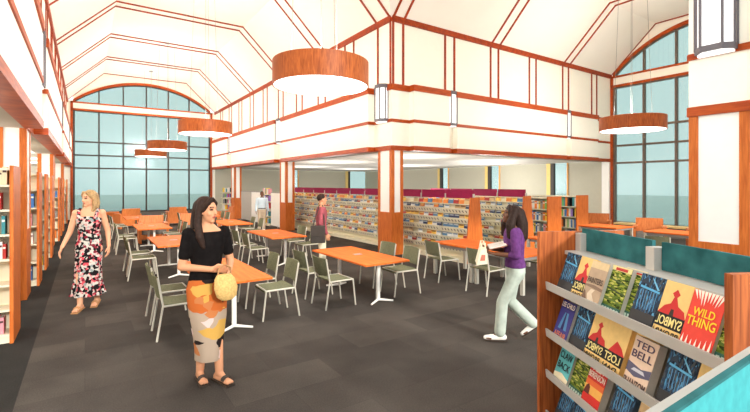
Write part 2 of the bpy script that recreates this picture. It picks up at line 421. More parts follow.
# arched windows -------------------------------------------------------------
def big_window(name, M, c, w0, w1, mull, rise, vk, kz, jamb_out, fr):
    """M maps (s, n, z); opening s from w0 to w1, arch above the header band"""
    half = (w1 - w0) / 2; mid = (w0 + w1) / 2; za = 5.96
    R = (half * half + rise * rise) / (2 * rise)
    arch = lambda s: za + math.sqrt(max(0, R * R - (s - mid) ** 2)) - (R - rise)
    prof = lambda s: min(ZK, ZS + (s - jamb_out[0]) * (ZK - ZS) / vk, ZS + (jamb_out[1] - s) * (ZK - ZS) / vk) + 0.06
    root = struct(empty(name, (0, 0, 0)))
    N = 40
    g = B('cream')
    for i in range(N):
        a = w0 + (w1 - w0) * i / N; b = w0 + (w1 - w0) * (i + 1) / N
        za_, zb_ = arch(a), arch(b)
        pa, pb = max(prof(a), za_ + 0.01), max(prof(b), zb_ + 0.01)
        g.prism([(a, 0, za_), (b, 0, zb_), (b, 0, pb), (a, 0, pa)], (0, -0.2, 0), M)
    g.box(jamb_out[0], w0, -0.2, 0, 0, ZS + 0.02, M); g.box(w1, jamb_out[1], -0.2, 0, 0, ZS + 0.02, M)
    g.box(w0, w1, -0.2, 0.0, 5.62, 5.9, M)
    g.use(flat((104, 100, 96))).box(w0, w1, -0.2, 0, 0, 0.30, M)
    struct(g.obj('wall_' + ('north' if name == 'window_1' else 'east')))
    t = B('wood_h')
    for i in range(N):
        a = w0 + (w1 - w0) * i / N; b = w0 + (w1 - w0) * (i + 1) / N
        t.prism([(a, 0, arch(a) - 0.02), (b, 0, arch(b) - 0.02), (b, 0, arch(b) + 0.11), (a, 0, arch(a) + 0.11)], (0, 0.04, 0), M)
    t.box(w0 - 0.1, w1 + 0.1, 0, 0.04, 5.53, 5.62, M); t.box(w0 - 0.1, w1 + 0.1, 0, 0.04, 5.9, 5.97, M)
    t.box(w0 - 0.11, w0, 0, 0.04, 0, 5.97, M); t.box(w1, w1 + 0.11, 0, 0.04, 0, 5.97, M)
    t.obj('window_trim', root)
    f = B(fr)
    for s in mull:
        f.box(s - 0.035, s + 0.035, -0.12, 0.015, 0.3, 5.55, M)
        if w0 + 0.2 < s < w1 - 0.2: f.box(s - 0.03, s + 0.03, -0.12, 0.01, 5.96, arch(s), M)
    for z in (0.33, 2.61, 3.27, 3.95, 5.52): f.box(w0, w1, -0.11, 0.012, z - 0.035, z + 0.035, M)
    for i in range(N):
        a = w0 + (w1 - w0) * i / N; b = w0 + (w1 - w0) * (i + 1) / N
        f.prism([(a, 0, arch(a) - 0.07), (b, 0, arch(b) - 0.07), (b, 0, arch(b) - 0.01), (a, 0, arch(a) - 0.01)], (0, -0.1, 0), M)
    f.obj('window_frame', root)
    p = B('glass').box(w0, w1, -0.10, -0.09, 0.3, 5.6, M)
    for i in range(N):
        a = w0 + (w1 - w0) * i / N; b = w0 + (w1 - w0) * (i + 1) / N
        p.prism([(a, -0.09, 5.92), (b, -0.09, 5.92), (b, -0.09, arch(b)), (a, -0.09, arch(a))], (0, -0.01, 0), M)
    p.obj('window_pane', root)
big_window('window_1', fmat((0, YA), (1, 0), (0, -1)), 2.8, -0.5, 6.12, [-0.46, 0.6, 1.69, 2.78, 3.87, 4.96, 6.08], 1.2, AK0 - XL, ZK, (XL, XC), 'dark_metal')
big_window('window_2', fmat((XB, 0), (0, 1), (-1, 0)), 5.5, 2.42, 8.62, [8.58, 7.53, 6.49, 5.44, 4.4, 3.4, 2.46], 1.36, YC - BK1, ZK, (YS, YC), 'bronze')

# rooms under the mezzanine ---------------------------------------------------
struct(B('soffit').box(XC + 0.39, XB, YC + 0.39, YA, 2.70, 2.78).obj('ceiling_stacks'))
struct(B('soffit').box(-4.3, XL - 0.39, -1.2, YA, 2.70, 2.78).obj('ceiling_left'))
struct(B('cream').box(-4.3, -4.15, -1.2, YA, 0, 2.7).obj('wall_far_left'))
struct(B('cream').box(-4.3, XL, YA, YA + 0.15, 0, 2.8).obj('wall_left_end'))
_wn = [2]
def strip_window(M, a, b, glass0, glass1):
    """beige-shaded bay with a tinted glass slot, a cream jamb and a dark mullion"""
    _wn[0] += 1
    r = struct(empty('window_%d' % _wn[0], (0, 0, 0)))
    B('glass').box(glass0, glass1, -0.06, -0.05, 0.9, 2.7, M).obj('window_pane', r)
    f = B('dark_metal').box(glass0 - 0.16, glass0, -0.1, 0.03, 0.9, 2.7, M); f.obj('window_frame', r)
    B(flat((236, 206, 128))).box(glass0 - 0.36, glass0 - 0.16, -0.1, 0.02, 0.9, 2.7, M).obj('window_jamb', r)
    if b > glass1:
        B('shade').box(glass1 + 0.05, b, -0.06, -0.03, 0.9, 2.7, M).obj('roller_shade', r)
    if a < glass0 - 0.36:
        B('shade').box(a, glass0 - 0.36, -0.06, -0.03, 0.9, 2.7, M).obj('roller_shade', r)
    B(flat((232, 170, 100))).box(glass1, glass1 + 0.05, -0.1, 0.02, 0.9, 2.7, M).obj('window_jamb', r)
ME_ = fmat((XB, YA), (0, -1), (-1, 0))     # s runs from the north corner to the south
struct(B('shade').box(0, YA - YC - 0.3, -0.2, 0, 0, 0.9, ME_).box(YA - YC - 0.3, YA - YC, -0.2, 0, 0, 2.7, ME_).obj('wall_stacks_east'))
def yof(px):
    u = (px - 375) / 429.0; r = FW + RT * u; return XB * r.y / r.x
def xof(px):
    u = (px - 375) / 429.0; r = FW + RT * u; return YA * r.x / r.y
sE = lambda px: YA - yof(px)
edges = [0.0, sE(412), sE(462), sE(520), YA - YC - 0.3]
for (a, b), (g0, g1) in zip(zip(edges, edges[1:]), ((sE(383), sE(391)), (sE(442), sE(448)), (sE(490.5), sE(499)), (sE(554), sE(567)))):
    strip_window(ME_, a, b, g0, g1)
trim(B('wood_h').box(YA - YC - 0.3, YA - YC - 0.16, 0, 0.03, 0, 2.7, ME_))
MN_ = fmat((XC, YA), (1, 0), (0, -1)); sN = lambda px: xof(px) - XC
struct(B('shade').box(0, XB - XC, -0.2, 0, 0, 0.9, MN_).obj('wall_stacks_north'))
for a, b, g0, g1 in ((0, sN(338), sN(294), sN(298)), (sN(338), XB - XC, sN(350), sN(366))):
    strip_window(MN_, a, b, g0, g1)

# columns ---------------------------------------------------------------------
def column(x0, y0, w=0.61, h=2.68, wx=0.37):
    r = struct(empty('column', (x0 + wx / 2, y0 + w / 2, 0))); a = w / 2; c = wx / 2
    B('wood').box(-c, c, -a, a, 0, 1.08).obj('wainscot', r)
    B('white').box(-c + 0.012, c - 0.012, -a + 0.012, a - 0.012, 1.08, h).obj('shaft', r)
    t = B('wood')
    for sx in (-1, 1):
        for sy in (-1, 1):
            x = sx * c; y = sy * a
            t.box(min(x, x - sx * 0.09), max(x, x - sx * 0.09), min(y, y - sy * 0.1), max(y, y - sy * 0.1), 1.08, h)
    t.obj('corner_trim', r)
for y in (YC, 15.6, 22.45): column(XC, y)
column(XC, YS - 0.61)
for y in (8.55, 15.45, 22.35): column(XL - 0.37, y)
# wood jamb at the far right end of the stacks
struct(B('white').box(XB - 0.14, XB - 0.01, YC, YC + 0.28, 0, 2.68).obj('wall_stacks_end'))

# ------------------------------------------------------------------ lanterns
def make_lantern():
    r = empty('wall_lantern', (0, 0, 0)); R = 0.2
    P = [(-R, 0), (-R, 0.09), (-R * 0.55, 0.2), (R * 0.55, 0.2), (R, 0.09), (R, 0)]
    ring = lambda k, z: [(x * k, y * k, z) for x, y in P]
    B('lantern').prism(ring(0.9, 0.08), (0, 0, 0.8)).obj('glass_shade', r)
    f = B('lantern_frame')
    for x, y in P: f.box(x - 0.012, x + 0.012, y - 0.012, y + 0.012, 0.06, 0.9)
    f.obj('frame', r)
    B('lantern_frame').prism(ring(1.03, 0.88), (0, 0, 0.09)).obj('cap', r)
    B('lantern_frame').prism(ring(1.03, 0.02), (0, 0, 0.07)).obj('base_ring', r)
    B('lantern').prism(ring(0.9, -0.01), (0, 0, 0.03)).obj('diffuser', r)
    return r
LAN = make_lantern()
spots = [((XC, 9.07), (-1, 0), 'white lantern at the corner of the mezzanine, above the orange corner column'),
         ((XC, 16.0), (-1, 0), 'white lantern on the left mezzanine wall, second from the corner column'),
         ((XC, 22.75), (-1, 0), 'white lantern on the left mezzanine wall, nearest the tall arched window'),
         ((8.38, YC), (0, -1), 'white lantern on the right mezzanine wall, next after the corner column'),
         ((13.86, YC), (0, -1), 'white lantern on the right mezzanine wall, nearest the right arched window'),
         ((XC, 2.0), (-1, 0), 'large white lantern above the framed white panel at the right edge'),
         ((XL, 8.9), (1, 0), 'grey and white lantern on the left wall, nearest the viewer'),
         ((XL, 15.8), (1, 0), 'white lantern farther along the left wall, second from the viewer'),
         ((XL, 22.7), (1, 0), 'small far lantern on the left wall, nearest the arched window')]
for i, (p, n, lab) in enumerate(spots):
    o = LAN if i == 0 else clone(LAN)
    o.location = (p[0], p[1], 3.38); o.rotation_euler = (0, 0, math.atan2(n[1], n[0]) - PI / 2)
    tag(o, lab, 'lamp', 'wall lanterns')

# ------------------------------------------------------------------ drum pendants
def make_drum(R=0.71, h=0.34):
    r = empty('drum_pendant', (0, 0, 0)); n = 48
    b = B('drum')
    ring = lambda rad, z: [b.bm.verts.new((rad * math.cos(k * 2 * PI / n), rad * math.sin(k * 2 * PI / n), z)) for k in range(n)]
    o0, o1, i1, i0 = ring(R, 0), ring(R, h), ring(R - 0.02, h), ring(R - 0.02, 0)
    for A, Bq in ((o0, o1), (o1, i1), (i1, i0), (i0, o0)):
        for k in range(n): b._f([A[k], A[(k + 1) % n], Bq[(k + 1) % n], Bq[k]])
    b.obj('drum_shade', r, smooth=True)
    B('glow').cyl((0, 0, 0.004), R - 0.021, 0.012, 48).obj('diffuser', r)
    B('white').cyl((0, 0, h - 0.03), R - 0.021, 0.012, 48).obj('top_disc', r)
    for k in range(3):
        a = k * 2 * PI / 3 + 0.5
        B('wire').tube([(0.45 * math.cos(a), 0.45 * math.sin(a), h - 0.02), (0.3 * math.cos(a), 0.3 * math.sin(a), ZK - 3.19)], 0.0035, 5).obj('suspension_wire', r)
    B('wire').tube([(0, 0, h - 0.02), (0, 0, ZK - 3.19)], 0.004, 5).obj('power_cord', r)
    B('grey_metal').cyl((0, 0, ZK - 3.19 - 0.03), 0.09, 0.03, 16).obj('ceiling_rose', r)
    return r
DR = make_drum()
for i, (x, y, sc, lab) in enumerate(((2.8, 5.52, 0.96, 'largest wood drum pendant, hanging nearest in front of the mezzanine corner'),
                             (2.8, 12.6, 1.0, 'wood drum pendant second from the viewer, over the left row of tables'),
                             (2.8, 19.3, 1.04, 'wood drum pendant third from the viewer, in front of the tall window'),
                             (2.8, 24.6, 1.04, 'smallest and farthest wood drum pendant by the tall window'),
                             (11.79, 5.5, 1.08, 'wood drum pendant on the right, in front of the right arched window'))):
    o = DR if i == 0 else clone(DR)
    o.location = (x, y, 3.19); o.scale = (sc, sc, 1)
    tag(o, lab, 'lamp', 'drum pendants')

# ------------------------------------------------------------------ tables and chairs
def make_table():
    r = empty('work_table', (0, 0, 0))
    B('table').box(-0.4, 0.4, -0.875, 0.875, 0.612, 0.64).obj('table_top', r, bevel=0.004)
    B('grey_metal').box(-0.07, 0.07, -0.045, 0.045, 0.64, 0.646).obj('power_outlet', r)
    for s in (-1, 1):
        l = B('white_metal').box(-0.025, 0.025, s * 0.6 - 0.02, s * 0.6 + 0.02, 0.03, 0.612).obj('leg', r)
        f = B('white_metal')
        for sx in (-1, 1): f.tube([(0, s * 0.6, 0.035), (sx * 0.2, s * 0.72, 0.014)], [0.02, 0.013], 8)
        f.obj('foot', l)
    return r
def make_chair():
    """armless stacking chair facing +Y"""
    r = empty('stacking_chair', (0, 0, 0)); w = 0.21
    s = MB().use('fabric'); n = 6
    rows = []
    for j in range(n + 1):
        t = j / n; y = -0.19 + 0.40 * t; z = 0.415 - 0.018 * math.sin(PI * t) - (0.025 * max(0, t - 0.75) * 4)
        rows.append((y, z))
    for (y0, z0), (y1, z1) in zip(rows, rows[1:]):
        s.prism([(-w, y0, z0), (w, y0, z0), (w, y1, z1), (-w, y1, z1)], (0, 0, -0.022))
    s.obj('seat', r)
    b = MB().use('fabric'); m = 6
    for i in range(m):
        x0 = -w + 2 * w * i / m; x1 = -w + 2 * w * (i + 1) / m
        c0 = -0.035 * (1 - (x0 / w) ** 2); c1 = -0.035 * (1 - (x1 / w) ** 2)
        b.prism([(x0, -0.2 + c0, 0.47), (x1, -0.2 + c1, 0.47), (x1, -0.255 + c1, 0.735), (x0, -0.255 + c0, 0.735)], (0, -0.014, 0))
    b.obj('backrest', r)
    for sx in (-1, 1):
        B('frame').tube([(sx * 0.225, -0.27, 0.0), (sx * 0.222, -0.205, 0.4), (sx * 0.218, -0.26, 0.725)], 0.012, 8).obj('leg', r, smooth=True)
        B('frame').tube([(sx * 0.215, 0.235, 0.0), (sx * 0.215, 0.19, 0.392)], 0.012, 8).obj('leg', r, smooth=True)
        B('frame').tube([(sx * 0.218, -0.2, 0.39), (sx * 0.215, 0.19, 0.39)], 0.012, 8).obj('seat_rail', r, smooth=True)
    B('frame').tube([(-0.215, 0.19, 0.39), (0.215, 0.19, 0.39)], 0.011, 8).obj('seat_rail', r, smooth=True)
    return r
TB = make_table(); CH = make_chair(); used = {'t': False, 'c': False}
def place_table(x, y, lab, rz=0):
    o = clone(TB) if used['t'] else TB; used['t'] = True
    o.location = (x, y, 0); o.rotation_euler = (0, 0, rz); return tag(o, lab, 'table', 'orange topped work tables')
def place_chair(x, y, rz, lab):
    o = clone(CH) if used['c'] else CH; used['c'] = True
    o.location = (x, y, 0); o.rotation_euler = (0, 0, rz); return tag(o, lab, 'chair', 'grey-green stacking chairs')
tabs = [(3.72, 6.02, 'orange table in front of the orange corner column'),
        (1.54, 6.02, 'orange table beside the person in black top'),
        (3.72, 9.7, 'orange table in front of the person with the shoulder bag'),
        (1.52, 9.7, 'orange table second in the left row'),
        (3.7, 13.35, 'orange table third in the right row, near the second column'),
        (1.52, 13.3, 'orange table third in the left row'),
        (1.52, 17.0, 'far orange table fourth in the left row'),
        (3.7, 17.0, 'far orange table fourth in the right row')]
tabdesc = ['the table before the corner column', 'the table beside the person in black', 'the second table of the right row', 'the second table of the left row',
           'the third table of the right row', 'the third table of the left row', 'the fourth table of the left row', 'the fourth table of the right row']
jit = random.Random(5)
for i, (x, y, lab) in enumerate(tabs):
    place_table(x, y, lab)
    for sx, sn in ((-1, 'left'), (1, 'right')):
        for sy, dn in ((-0.36, 'nearer'), (0.36, 'farther')):
            if i == 3 and sx == 1 and sy < 0: continue
            rz = (-PI / 2 if sx < 0 else PI / 2) + jit.uniform(-0.06, 0.06)
            dx = 0.60 if i < 3 else 0.56
            place_chair(x + sx * (dx + jit.uniform(-0.02, 0.03)), y + sy + jit.uniform(-0.02, 0.02), rz,
                        'grey-green chair, %s one on the %s side of %s' % (dn, sn, tabdesc[i]))
# study tables by the display racks
def make_study():
    r = empty('study_table', (0, 0, 0))
    B('table').box(-0.46, 0.46, -0.53, 0.53, 0.605, 0.64).obj('table_top', r, bevel=0.004)
    B('grey_metal').box(-0.42, 0.42, -0.49, 0.49, 0.55, 0.605).obj('apron', r)
    for sx in (-1, 1):
        for sy in (-1, 1): B('frame').box(sx * 0.42 - 0.028, sx * 0.42 + 0.028, sy * 0.49 - 0.028, sy * 0.49 + 0.028, 0, 0.6).obj('leg', r)
    return r
ST = make_study()
for i, (x, y, lab) in enumerate(((6.28, 6.0, 'orange study table beside the first magazine racks'), (6.28, 4.9, 'orange study table behind the person in the purple top'),
                                 (8.45, 5.4, 'orange study table behind the purple top person, partly hidden by the near display end'),
                                 (11.9, 4.55, 'orange study table beyond the teal panels, nearest the framed white panel'),
                                 (12.0, 6.3, 'orange study table beyond the teal panels, in front of the wooden armchair'))):
    o = ST if i == 0 else clone(ST)
    o.location = (x, y, 0)
    tag(o, lab, 'table', 'square study tables')
place_chair(5.62, 6.02, -PI / 2 - 0.1, 'grey-green chair at the study table beside the first magazine racks')
place_chair(5.58, 4.9, -PI / 2, 'grey-green chair at the study table behind the person in purple')
place_chair(6.95, 4.85, PI / 2, 'grey-green chair on the far side of the study table behind the person in purple')
place_chair(9.0, 5.4, PI / 2, 'grey-green chair at the study table half hidden by the near display end')
place_chair(9.9, 4.1, 0.3 - PI / 2, 'grey-green chair seen from behind above the teal panel')

def make_armchair(wd=0.8):
    """boxy wooden armchair with slab sides facing +Y"""
    r = empty('wooden_armchair', (0, 0, 0)); a = wd / 2
    for sx in (-1, 1):
        x0, x1 = (-a, -a + 0.06) if sx < 0 else (a - 0.06, a)
        B('chair_wood').prism([(x0, -0.35, 0.0), (x0, 0.36, 0.0), (x0, 0.36, 0.52), (x0, -0.2, 0.58), (x0, -0.35, 0.58)], (0.06, 0, 0)).obj('side_panel', r)
        B('chair_wood').box(sx * (a - 0.05) - 0.06, sx * (a - 0.05) + 0.06, -0.2, 0.38, 0.575, 0.605).obj('armrest', r)
    B('chair_wood').prism([(-a + 0.06, -0.30, 0.1), (-a + 0.06, -0.24, 0.1), (-a + 0.06, -0.32, 0.80), (-a + 0.06, -0.38, 0.80)], (wd - 0.12, 0, 0)).obj('back_panel', r)
    B('grey_fabric').box(-a + 0.065, a - 0.065, -0.235, 0.34, 0.26, 0.42).obj('seat_cushion', r, bevel=0.02)
    B('chair_wood').box(-a + 0.065, a - 0.065, -0.22, 0.33, 0.12, 0.26).obj('seat_base', r)
    return r
AC = make_armchair()
for i, (x, y, rz, lab) in enumerate(((1.75, 14.95, PI, 'wooden armchair with its back to the third table of the left row'),
                                     (3.0, 15.3, PI, 'wooden armchair between the third tables, facing the tall window'),
                                     (1.45, 20.3, 0.3, 'far wooden armchair left of centre before the tall window'),
                                     (3.35, 20.6, 0, 'far wooden armchair in the middle of the row before the tall window'),
                                     (4.6, 20.4, -0.2, 'far wooden armchair right of centre before the tall window'),
                                     (5.0, 19.2, PI / 2, 'far wooden armchair nearest the mezzanine by the window'),
                                     (14.25, 7.75, 2.0, 'wooden armchair left of the others by the right window'),
                                     (13.45, 5.8, 2.0, 'wooden armchair with tall back in the middle by the right window'),
                                     (13.6, 4.5, 2.0, 'wooden armchair by the right window, nearest the framed white panel'))):
    o = AC if i == 0 else clone(AC)
    o.location = (x, y, 0); o.rotation_euler = (0, 0, rz)
    tag(o, lab, 'armchair', 'boxy wooden armchairs')
# low bench under the tall window
r = tag(empty('window_bench', (0.3, 24.6, 0)), 'low wooden bench under the left end of the tall window', 'bench')
B('desk').box(-0.75, 1.1, 0, 0.45, 0.36, 0.42).obj('bench_top', r); B('wood').box(-0.72, 1.07, 0.03, 0.42, 0, 0.36).obj('bench_base', r)
r = tag(empty('window_bench', (14.6, 8.0, 0)), 'low pale bench under the right arched window', 'bench')
B(flat((232, 196, 130))).box(1.4, 1.8, -4.5, 0.1, 0.34, 0.40).obj('bench_top', r); B('grey_fabric').box(1.45, 1.8, -4.45, 0.05, 0, 0.34).obj('bench_base', r)

# ------------------------------------------------------------------ books on shelves
BOOKC = [('white', (232, 228, 220)), ('red', (178, 50, 44)), ('blue', (70, 120, 186)), ('yellow', (240, 206, 70)), ('green', (120, 180, 90)), ('black', (44, 42, 46)),
         ('purple', (150, 116, 186)), ('pink', (220, 150, 160)), ('orange', (222, 124, 52)), ('teal', (64, 140, 146)), ('grey', (150, 146, 140)), ('cream', (226, 212, 176))]
def book_mesh(rgb, name):
    """unit book: x thickness, y depth (spine at y=0), z height"""
    b = B(flat(rgb)).box(0, 0.12, 0, 1, 0, 1).box(0.88, 1, 0, 1, 0, 1).box(0.12, 0.88, 0, 0.06, 0, 1)
    b.use(flat((240, 236, 222)) if sum(rgb) < 420 else flat((90, 60, 60))).box(0.1, 0.9, -0.004, 0.0, 0.68, 0.8)
    b.use('pages').box(0.12, 0.88, 0.06, 0.96, 0.02, 0.98)
    return b.mesh(name)
BM = [book_mesh(c, 'book_' + n) for n, c in BOOKC]
BOOKS = []   # (distance, loc, rz, scale, colour index, place)
def shelf_books(p0, d, out, z, length, place, hmax=0.2, tmin=0.022, tmax=0.05, rng=random.Random(3), fill=0.82):
    """row of spines from p0 along d; out = direction the spines face"""
    s = 0.0; d = Vector(d).to_3d(); out = Vector(out).to_3d()
    rz = math.atan2(d.y, d.x)
    flip = (Vector((0, 0, 1)).cross(d)).dot(out) > 0     # local +y must point away from out
    while s < length:
        t = rng.uniform(tmin, tmax)
        if s + t > length: break
        if rng.random() > 0.98: s += rng.uniform(0.05, 0.12); continue
        h = rng.uniform(0.72, 1.0) * hmax; dep = rng.uniform(0.13, 0.17)
        p = Vector(p0) + d * (s + (t if flip else 0))
        BOOKS.append(((p - Vector((0, 0, H0))).length, (p.x, p.y, z), rz + (PI if flip else 0), (t * 0.97, dep, h), rng.choice(range(len(BOOKC))) if rng.random() > 0.15 else 0, place))
        s += t
        if rng.random() > fill + 0.15: s += rng.uniform(0.08, 0.25)
def flush_books():
    BOOKS.sort(key=lambda b: b[0])
    for _, loc, rz, sc, ci, place in BOOKS[:300]:
        o = bpy.data.objects.new('book', BM[ci]); COL.objects.link(o)
        o.location = loc; o.rotation_euler = (0, 0, rz); o.scale = sc
        tag(o, '%s book upright on %s' % (BOOKC[ci][0], place), 'book', '%s books on %s' % (BOOKC[ci][0], place))
    rest = MB()
    for _, loc, rz, sc, ci, place in BOOKS[300:]:
        M = Matrix.Translation(loc) @ Matrix.Rotation(rz, 4, 'Z') @ Matrix.Diagonal((sc[0], sc[1], sc[2], 1))
        rest.use(flat(BOOKC[ci][1])).box(0, 1, 0, 1, 0, 1, M)
    if BOOKS[300:]:
        tag(rest.obj('shelved_books'), 'mixed small books on the farthest shelves beyond the racks and columns', 'books', kind='stuff')

def bookcase(loc, rz, L, h, depth, levels, lab, group, panel='left', wd=0.6, body='shelf_cream', double=True):
    """faces local -Y, runs along local +X from 0; wooden end panel at one end"""
    r = tag(empty('bookcase', loc, rz), lab, 'bookcase', group)
    B(body).box(0.03, L, wd / 2 - 0.012, wd / 2 + 0.012, 0.0, h).obj('back_panel', r)
    up = L / 2 if L > 1.3 else L
    B(body).box(0.03, L, 0.02, wd - 0.02, 0, 0.08).obj('plinth', r)
    for i in range(2):
        u = up * (i + 1)
        if u <= L + 0.001: B(body).box(u - 0.025, u, 0.0, wd, 0.08, h).obj('upright', r)
    for k, z in enumerate(levels):
        s = B(body).box(0.03, L - 0.025, 0.0, wd / 2 - 0.012, z - 0.022, z)
        s.box(0.03, L - 0.025, -0.004, 0.006, z - 0.045, z + 0.012)
        if double: s.box(0.03, L - 0.025, wd / 2 + 0.012, wd, z - 0.022, z)
        s.obj('shelf', r)
    B(body).box(0.03, L, 0.0, wd, h - 0.025, h).obj('top_board', r)
    if panel: B('wood').box(0.0, 0.035, -0.02, wd + 0.02, 0, h + 0.03).obj('end_panel', r)
    return r
# left stacks: run along -X from the nave, camera sees the -Y face
ys = [6.33, 9.62, 11.3, 13.1, 16.75, 18.45, 20.2, 24.0]
names = ['nearest', 'second', 'third', 'fourth', 'fifth', 'sixth', 'seventh', 'last']
for i, (y, nm) in enumerate(zip(ys, names)):
    lv = [0.10, 0.38, 0.66, 0.95, 1.23, 1.51, 1.79] if i == 0 else [0.10, 0.42, 0.74, 1.06, 1.38, 1.70]
    # local +X = world -X  => rz = pi ; local -Y = world +Y, so mirror by using the other face
    r = bookcase((-0.67, y + 0.6, 0), PI, 1.9, 1.98, 0.3, lv, '%s tall cream bookcase along the left wall, with an orange end panel' % nm if i < 7 else 'tall cream bookcase on the left, farthest and beside the arched window', 'left wall bookcases')
    # the face towards the camera is local +Y (world -Y)
    rg = random.Random(40 + i)
    vis = (0.75, 0.55, 0.5, 0.45, 0.4, 0.4, 0.35, 0.3)[i]
    for k, z in enumerate(lv[:-1] if i else lv):
        gap = 0.24 if i == 0 else 0.27
        if i == 0 and z in (0.38, 0.66): continue
        shelf_books((-0.72 - vis, y + 0.04, z), (1, 0), (0, -1), z + 0.002, vis, 'the %s left bookcase' % nm, hmax=gap * 0.92, tmin=0.024 if i == 0 else 0.042, tmax=0.048 if i == 0 else 0.07, rng=rg)
# right stacks beyond the magazine racks
for nm, x, y0, L in (('third', 11.15, 7.1, 2.76), ('fourth', 13.15, 7.45, 1.84)):
    lv = [0.1, 0.44, 0.78, 1.1]
    bookcase((x, y0 + 0.0, 0), PI / 2, L, 1.42, 0.3, lv, 'cream bookcase with orange end panel, %s of the right rows behind the magazine racks' % nm, 'right bookcases')
    # rz=+90: local +X -> +Y, local -Y -> +X ; camera side (-X) is local +Y
    rg = random.Random(77)
    for z in lv: shelf_books((x - 0.56, y0 + 0.06, z), (0, 1), (-1, 0), z + 0.002, L - 0.1, 'the %s right bookcase' % nm, hmax=0.28, tmin=0.04, tmax=0.08, rng=rg)
# bookcases and screens on the far left under the mezzanine
bookcase((6.15, 23.75, 0), 0, 0.62, 1.36, 0.3, [0.1, 0.42, 0.74, 1.06], 'small cream bookcase beside the far column, facing the tables', None, panel=None)
rg = random.Random(9)
for z in (0.1, 0.42, 0.74, 1.06, 1.36): shelf_books((6.19, 23.79, z), (1, 0), (0, -1), z + 0.002, 0.5, 'the small bookcase by the far column', hmax=0.26, tmin=0.05, tmax=0.09, rng=rg)
bookcase((7.1, 17.75, 0), PI / 2, 0.95, 1.36, 0.3, [0.1, 0.42, 0.74, 1.06], 'cream bookcase between white screens behind the person in pale blue', None, panel=None)
for z in (0.1, 0.42, 0.74, 1.06, 1.36): shelf_books((6.54, 17.82, z), (0, 1), (-1, 0), z + 0.002, 0.8, 'the bookcase between the white screens', hmax=0.26, tmin=0.05, tmax=0.09, rng=rg)
for i, (y0, y1, m, lab) in enumerate(((16.5, 17.7, 'white', 'white low screen beside the second orange column'), (18.75, 20.3, 'white', 'white low screen to the left of the person in pale blue'),
                                  (20.35, 21.9, 'shelf_grey', 'grey low screen between the far columns'))):
    r = tag(empty('screen', (6.62, (y0 + y1) / 2, 0)), lab, 'screen', 'low screens'); hy = (y1 - y0) / 2
    B(m).box(-0.03, 0.03, -hy, hy, 0.04, 1.42).obj('panel', r)
    B('grey_metal').box(-0.035, 0.035, -hy, hy, 1.42, 1.445).obj('top_cap', r)
    for s in (-1, 1): B('grey_metal').box(-0.15, 0.15, s * (hy - 0.15) - 0.02, s * (hy - 0.15) + 0.02, 0, 0.04).obj('foot', r)

# ------------------------------------------------------------------ magazine racks
RU = 0.92
TZ = [0.22, 0.44, 0.66, 0.88, 1.10]
fx = lambda z: 0.04 + 0.115 * z          # front of the sloped face at height z (local x, camera side is -x)
def make_rack():
    r = empty('magazine_rack', (0, 0, 0))
    B('shelf_cream').box(0.0, 0.55, 0, RU, 0, 0.09).obj('base', r)
    B('shelf_cream').prism([(fx(0.09) + 0.12, 0, 0.09), (fx(0.09) + 0.15, 0, 0.09), (0.29, 0, 1.42), (0.26, 0, 1.42)], (0, RU, 0)).prism([(0.40, 0, 0.09), (0.43, 0, 0.09), (0.31, 0, 1.42), (0.28, 0, 1.42)], (0, RU, 0)).obj('back_panel', r)
    for z in TZ:
        x = fx(z); t = B('shelf_cream')
        t.prism([(x - 0.02, 0.01, z), (x - 0.074, 0.01, z + 0.125), (x - 0.066, 0.01, z + 0.13), (x - 0.010, 0.01, z + 0.008), (x + 0.13, 0.01, z + 0.03), (x + 0.13, 0.01, z + 0.02)], (0, RU - 0.02, 0))
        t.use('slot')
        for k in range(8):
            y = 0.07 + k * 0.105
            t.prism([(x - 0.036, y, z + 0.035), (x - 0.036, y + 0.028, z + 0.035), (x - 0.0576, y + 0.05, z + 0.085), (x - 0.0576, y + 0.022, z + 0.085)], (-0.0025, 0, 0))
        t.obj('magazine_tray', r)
    B('shelf_cream').box(0.13, 0.42, 0, RU, 1.32, 1.335).obj('top_ledge', r)
    B('red_panel').box(0.272, 0.29, 0.032, RU - 0.004, 1.46, 1.66).obj('canopy_panel', r)
    B('shelf_grey').box(0.255, 0.297, 0.0, 0.03, 1.335, 1.57).obj('canopy_post', r)
    return r
RK = make_rack()
def end_panel_rack(r, y):
    b = B('wood'); b.prism([(-0.03, y - 0.035, 0), (0.58, y - 0.035, 0), (0.42, y - 0.035, 1.49), (0.13, y - 0.035, 1.49)], (0, 0.034, 0))
    b.obj('end_panel', r)
MAGC = [('blue', (84, 124, 160), (226, 226, 216)), ('orange', (214, 128, 60), (240, 216, 150)), ('red', (168, 60, 52), (236, 214, 190)), ('white', (226, 226, 224), (110, 140, 170)), ('yellow', (232, 190, 90), (120, 80, 50)), ('navy', (50, 62, 96), (200, 206, 214)), ('tan', (206, 176, 130), (90, 70, 60))]
def mag_mesh(c1, c2):
    b = B(flat(c1)).box(-0.006, 0.006, 0, 0.165, 0, 0.18)
    b.use(flat(c2)).box(-0.0075, -0.006, 0.015, 0.15, 0.145, 0.168)
    b.use('pages').box(-0.004, 0.004, 0.165, 0.167, 0.002, 0.178)
    return b.mesh('magazine')
MM = [mag_mesh(a, c) for _, a, c in MAGC]
MAGS = []
ordn = ['first', 'second', 'third', 'fourth', 'fifth', 'sixth', 'seventh', 'eighth', 'ninth', 'tenth', 'eleventh']
rg = random.Random(21)
first = True
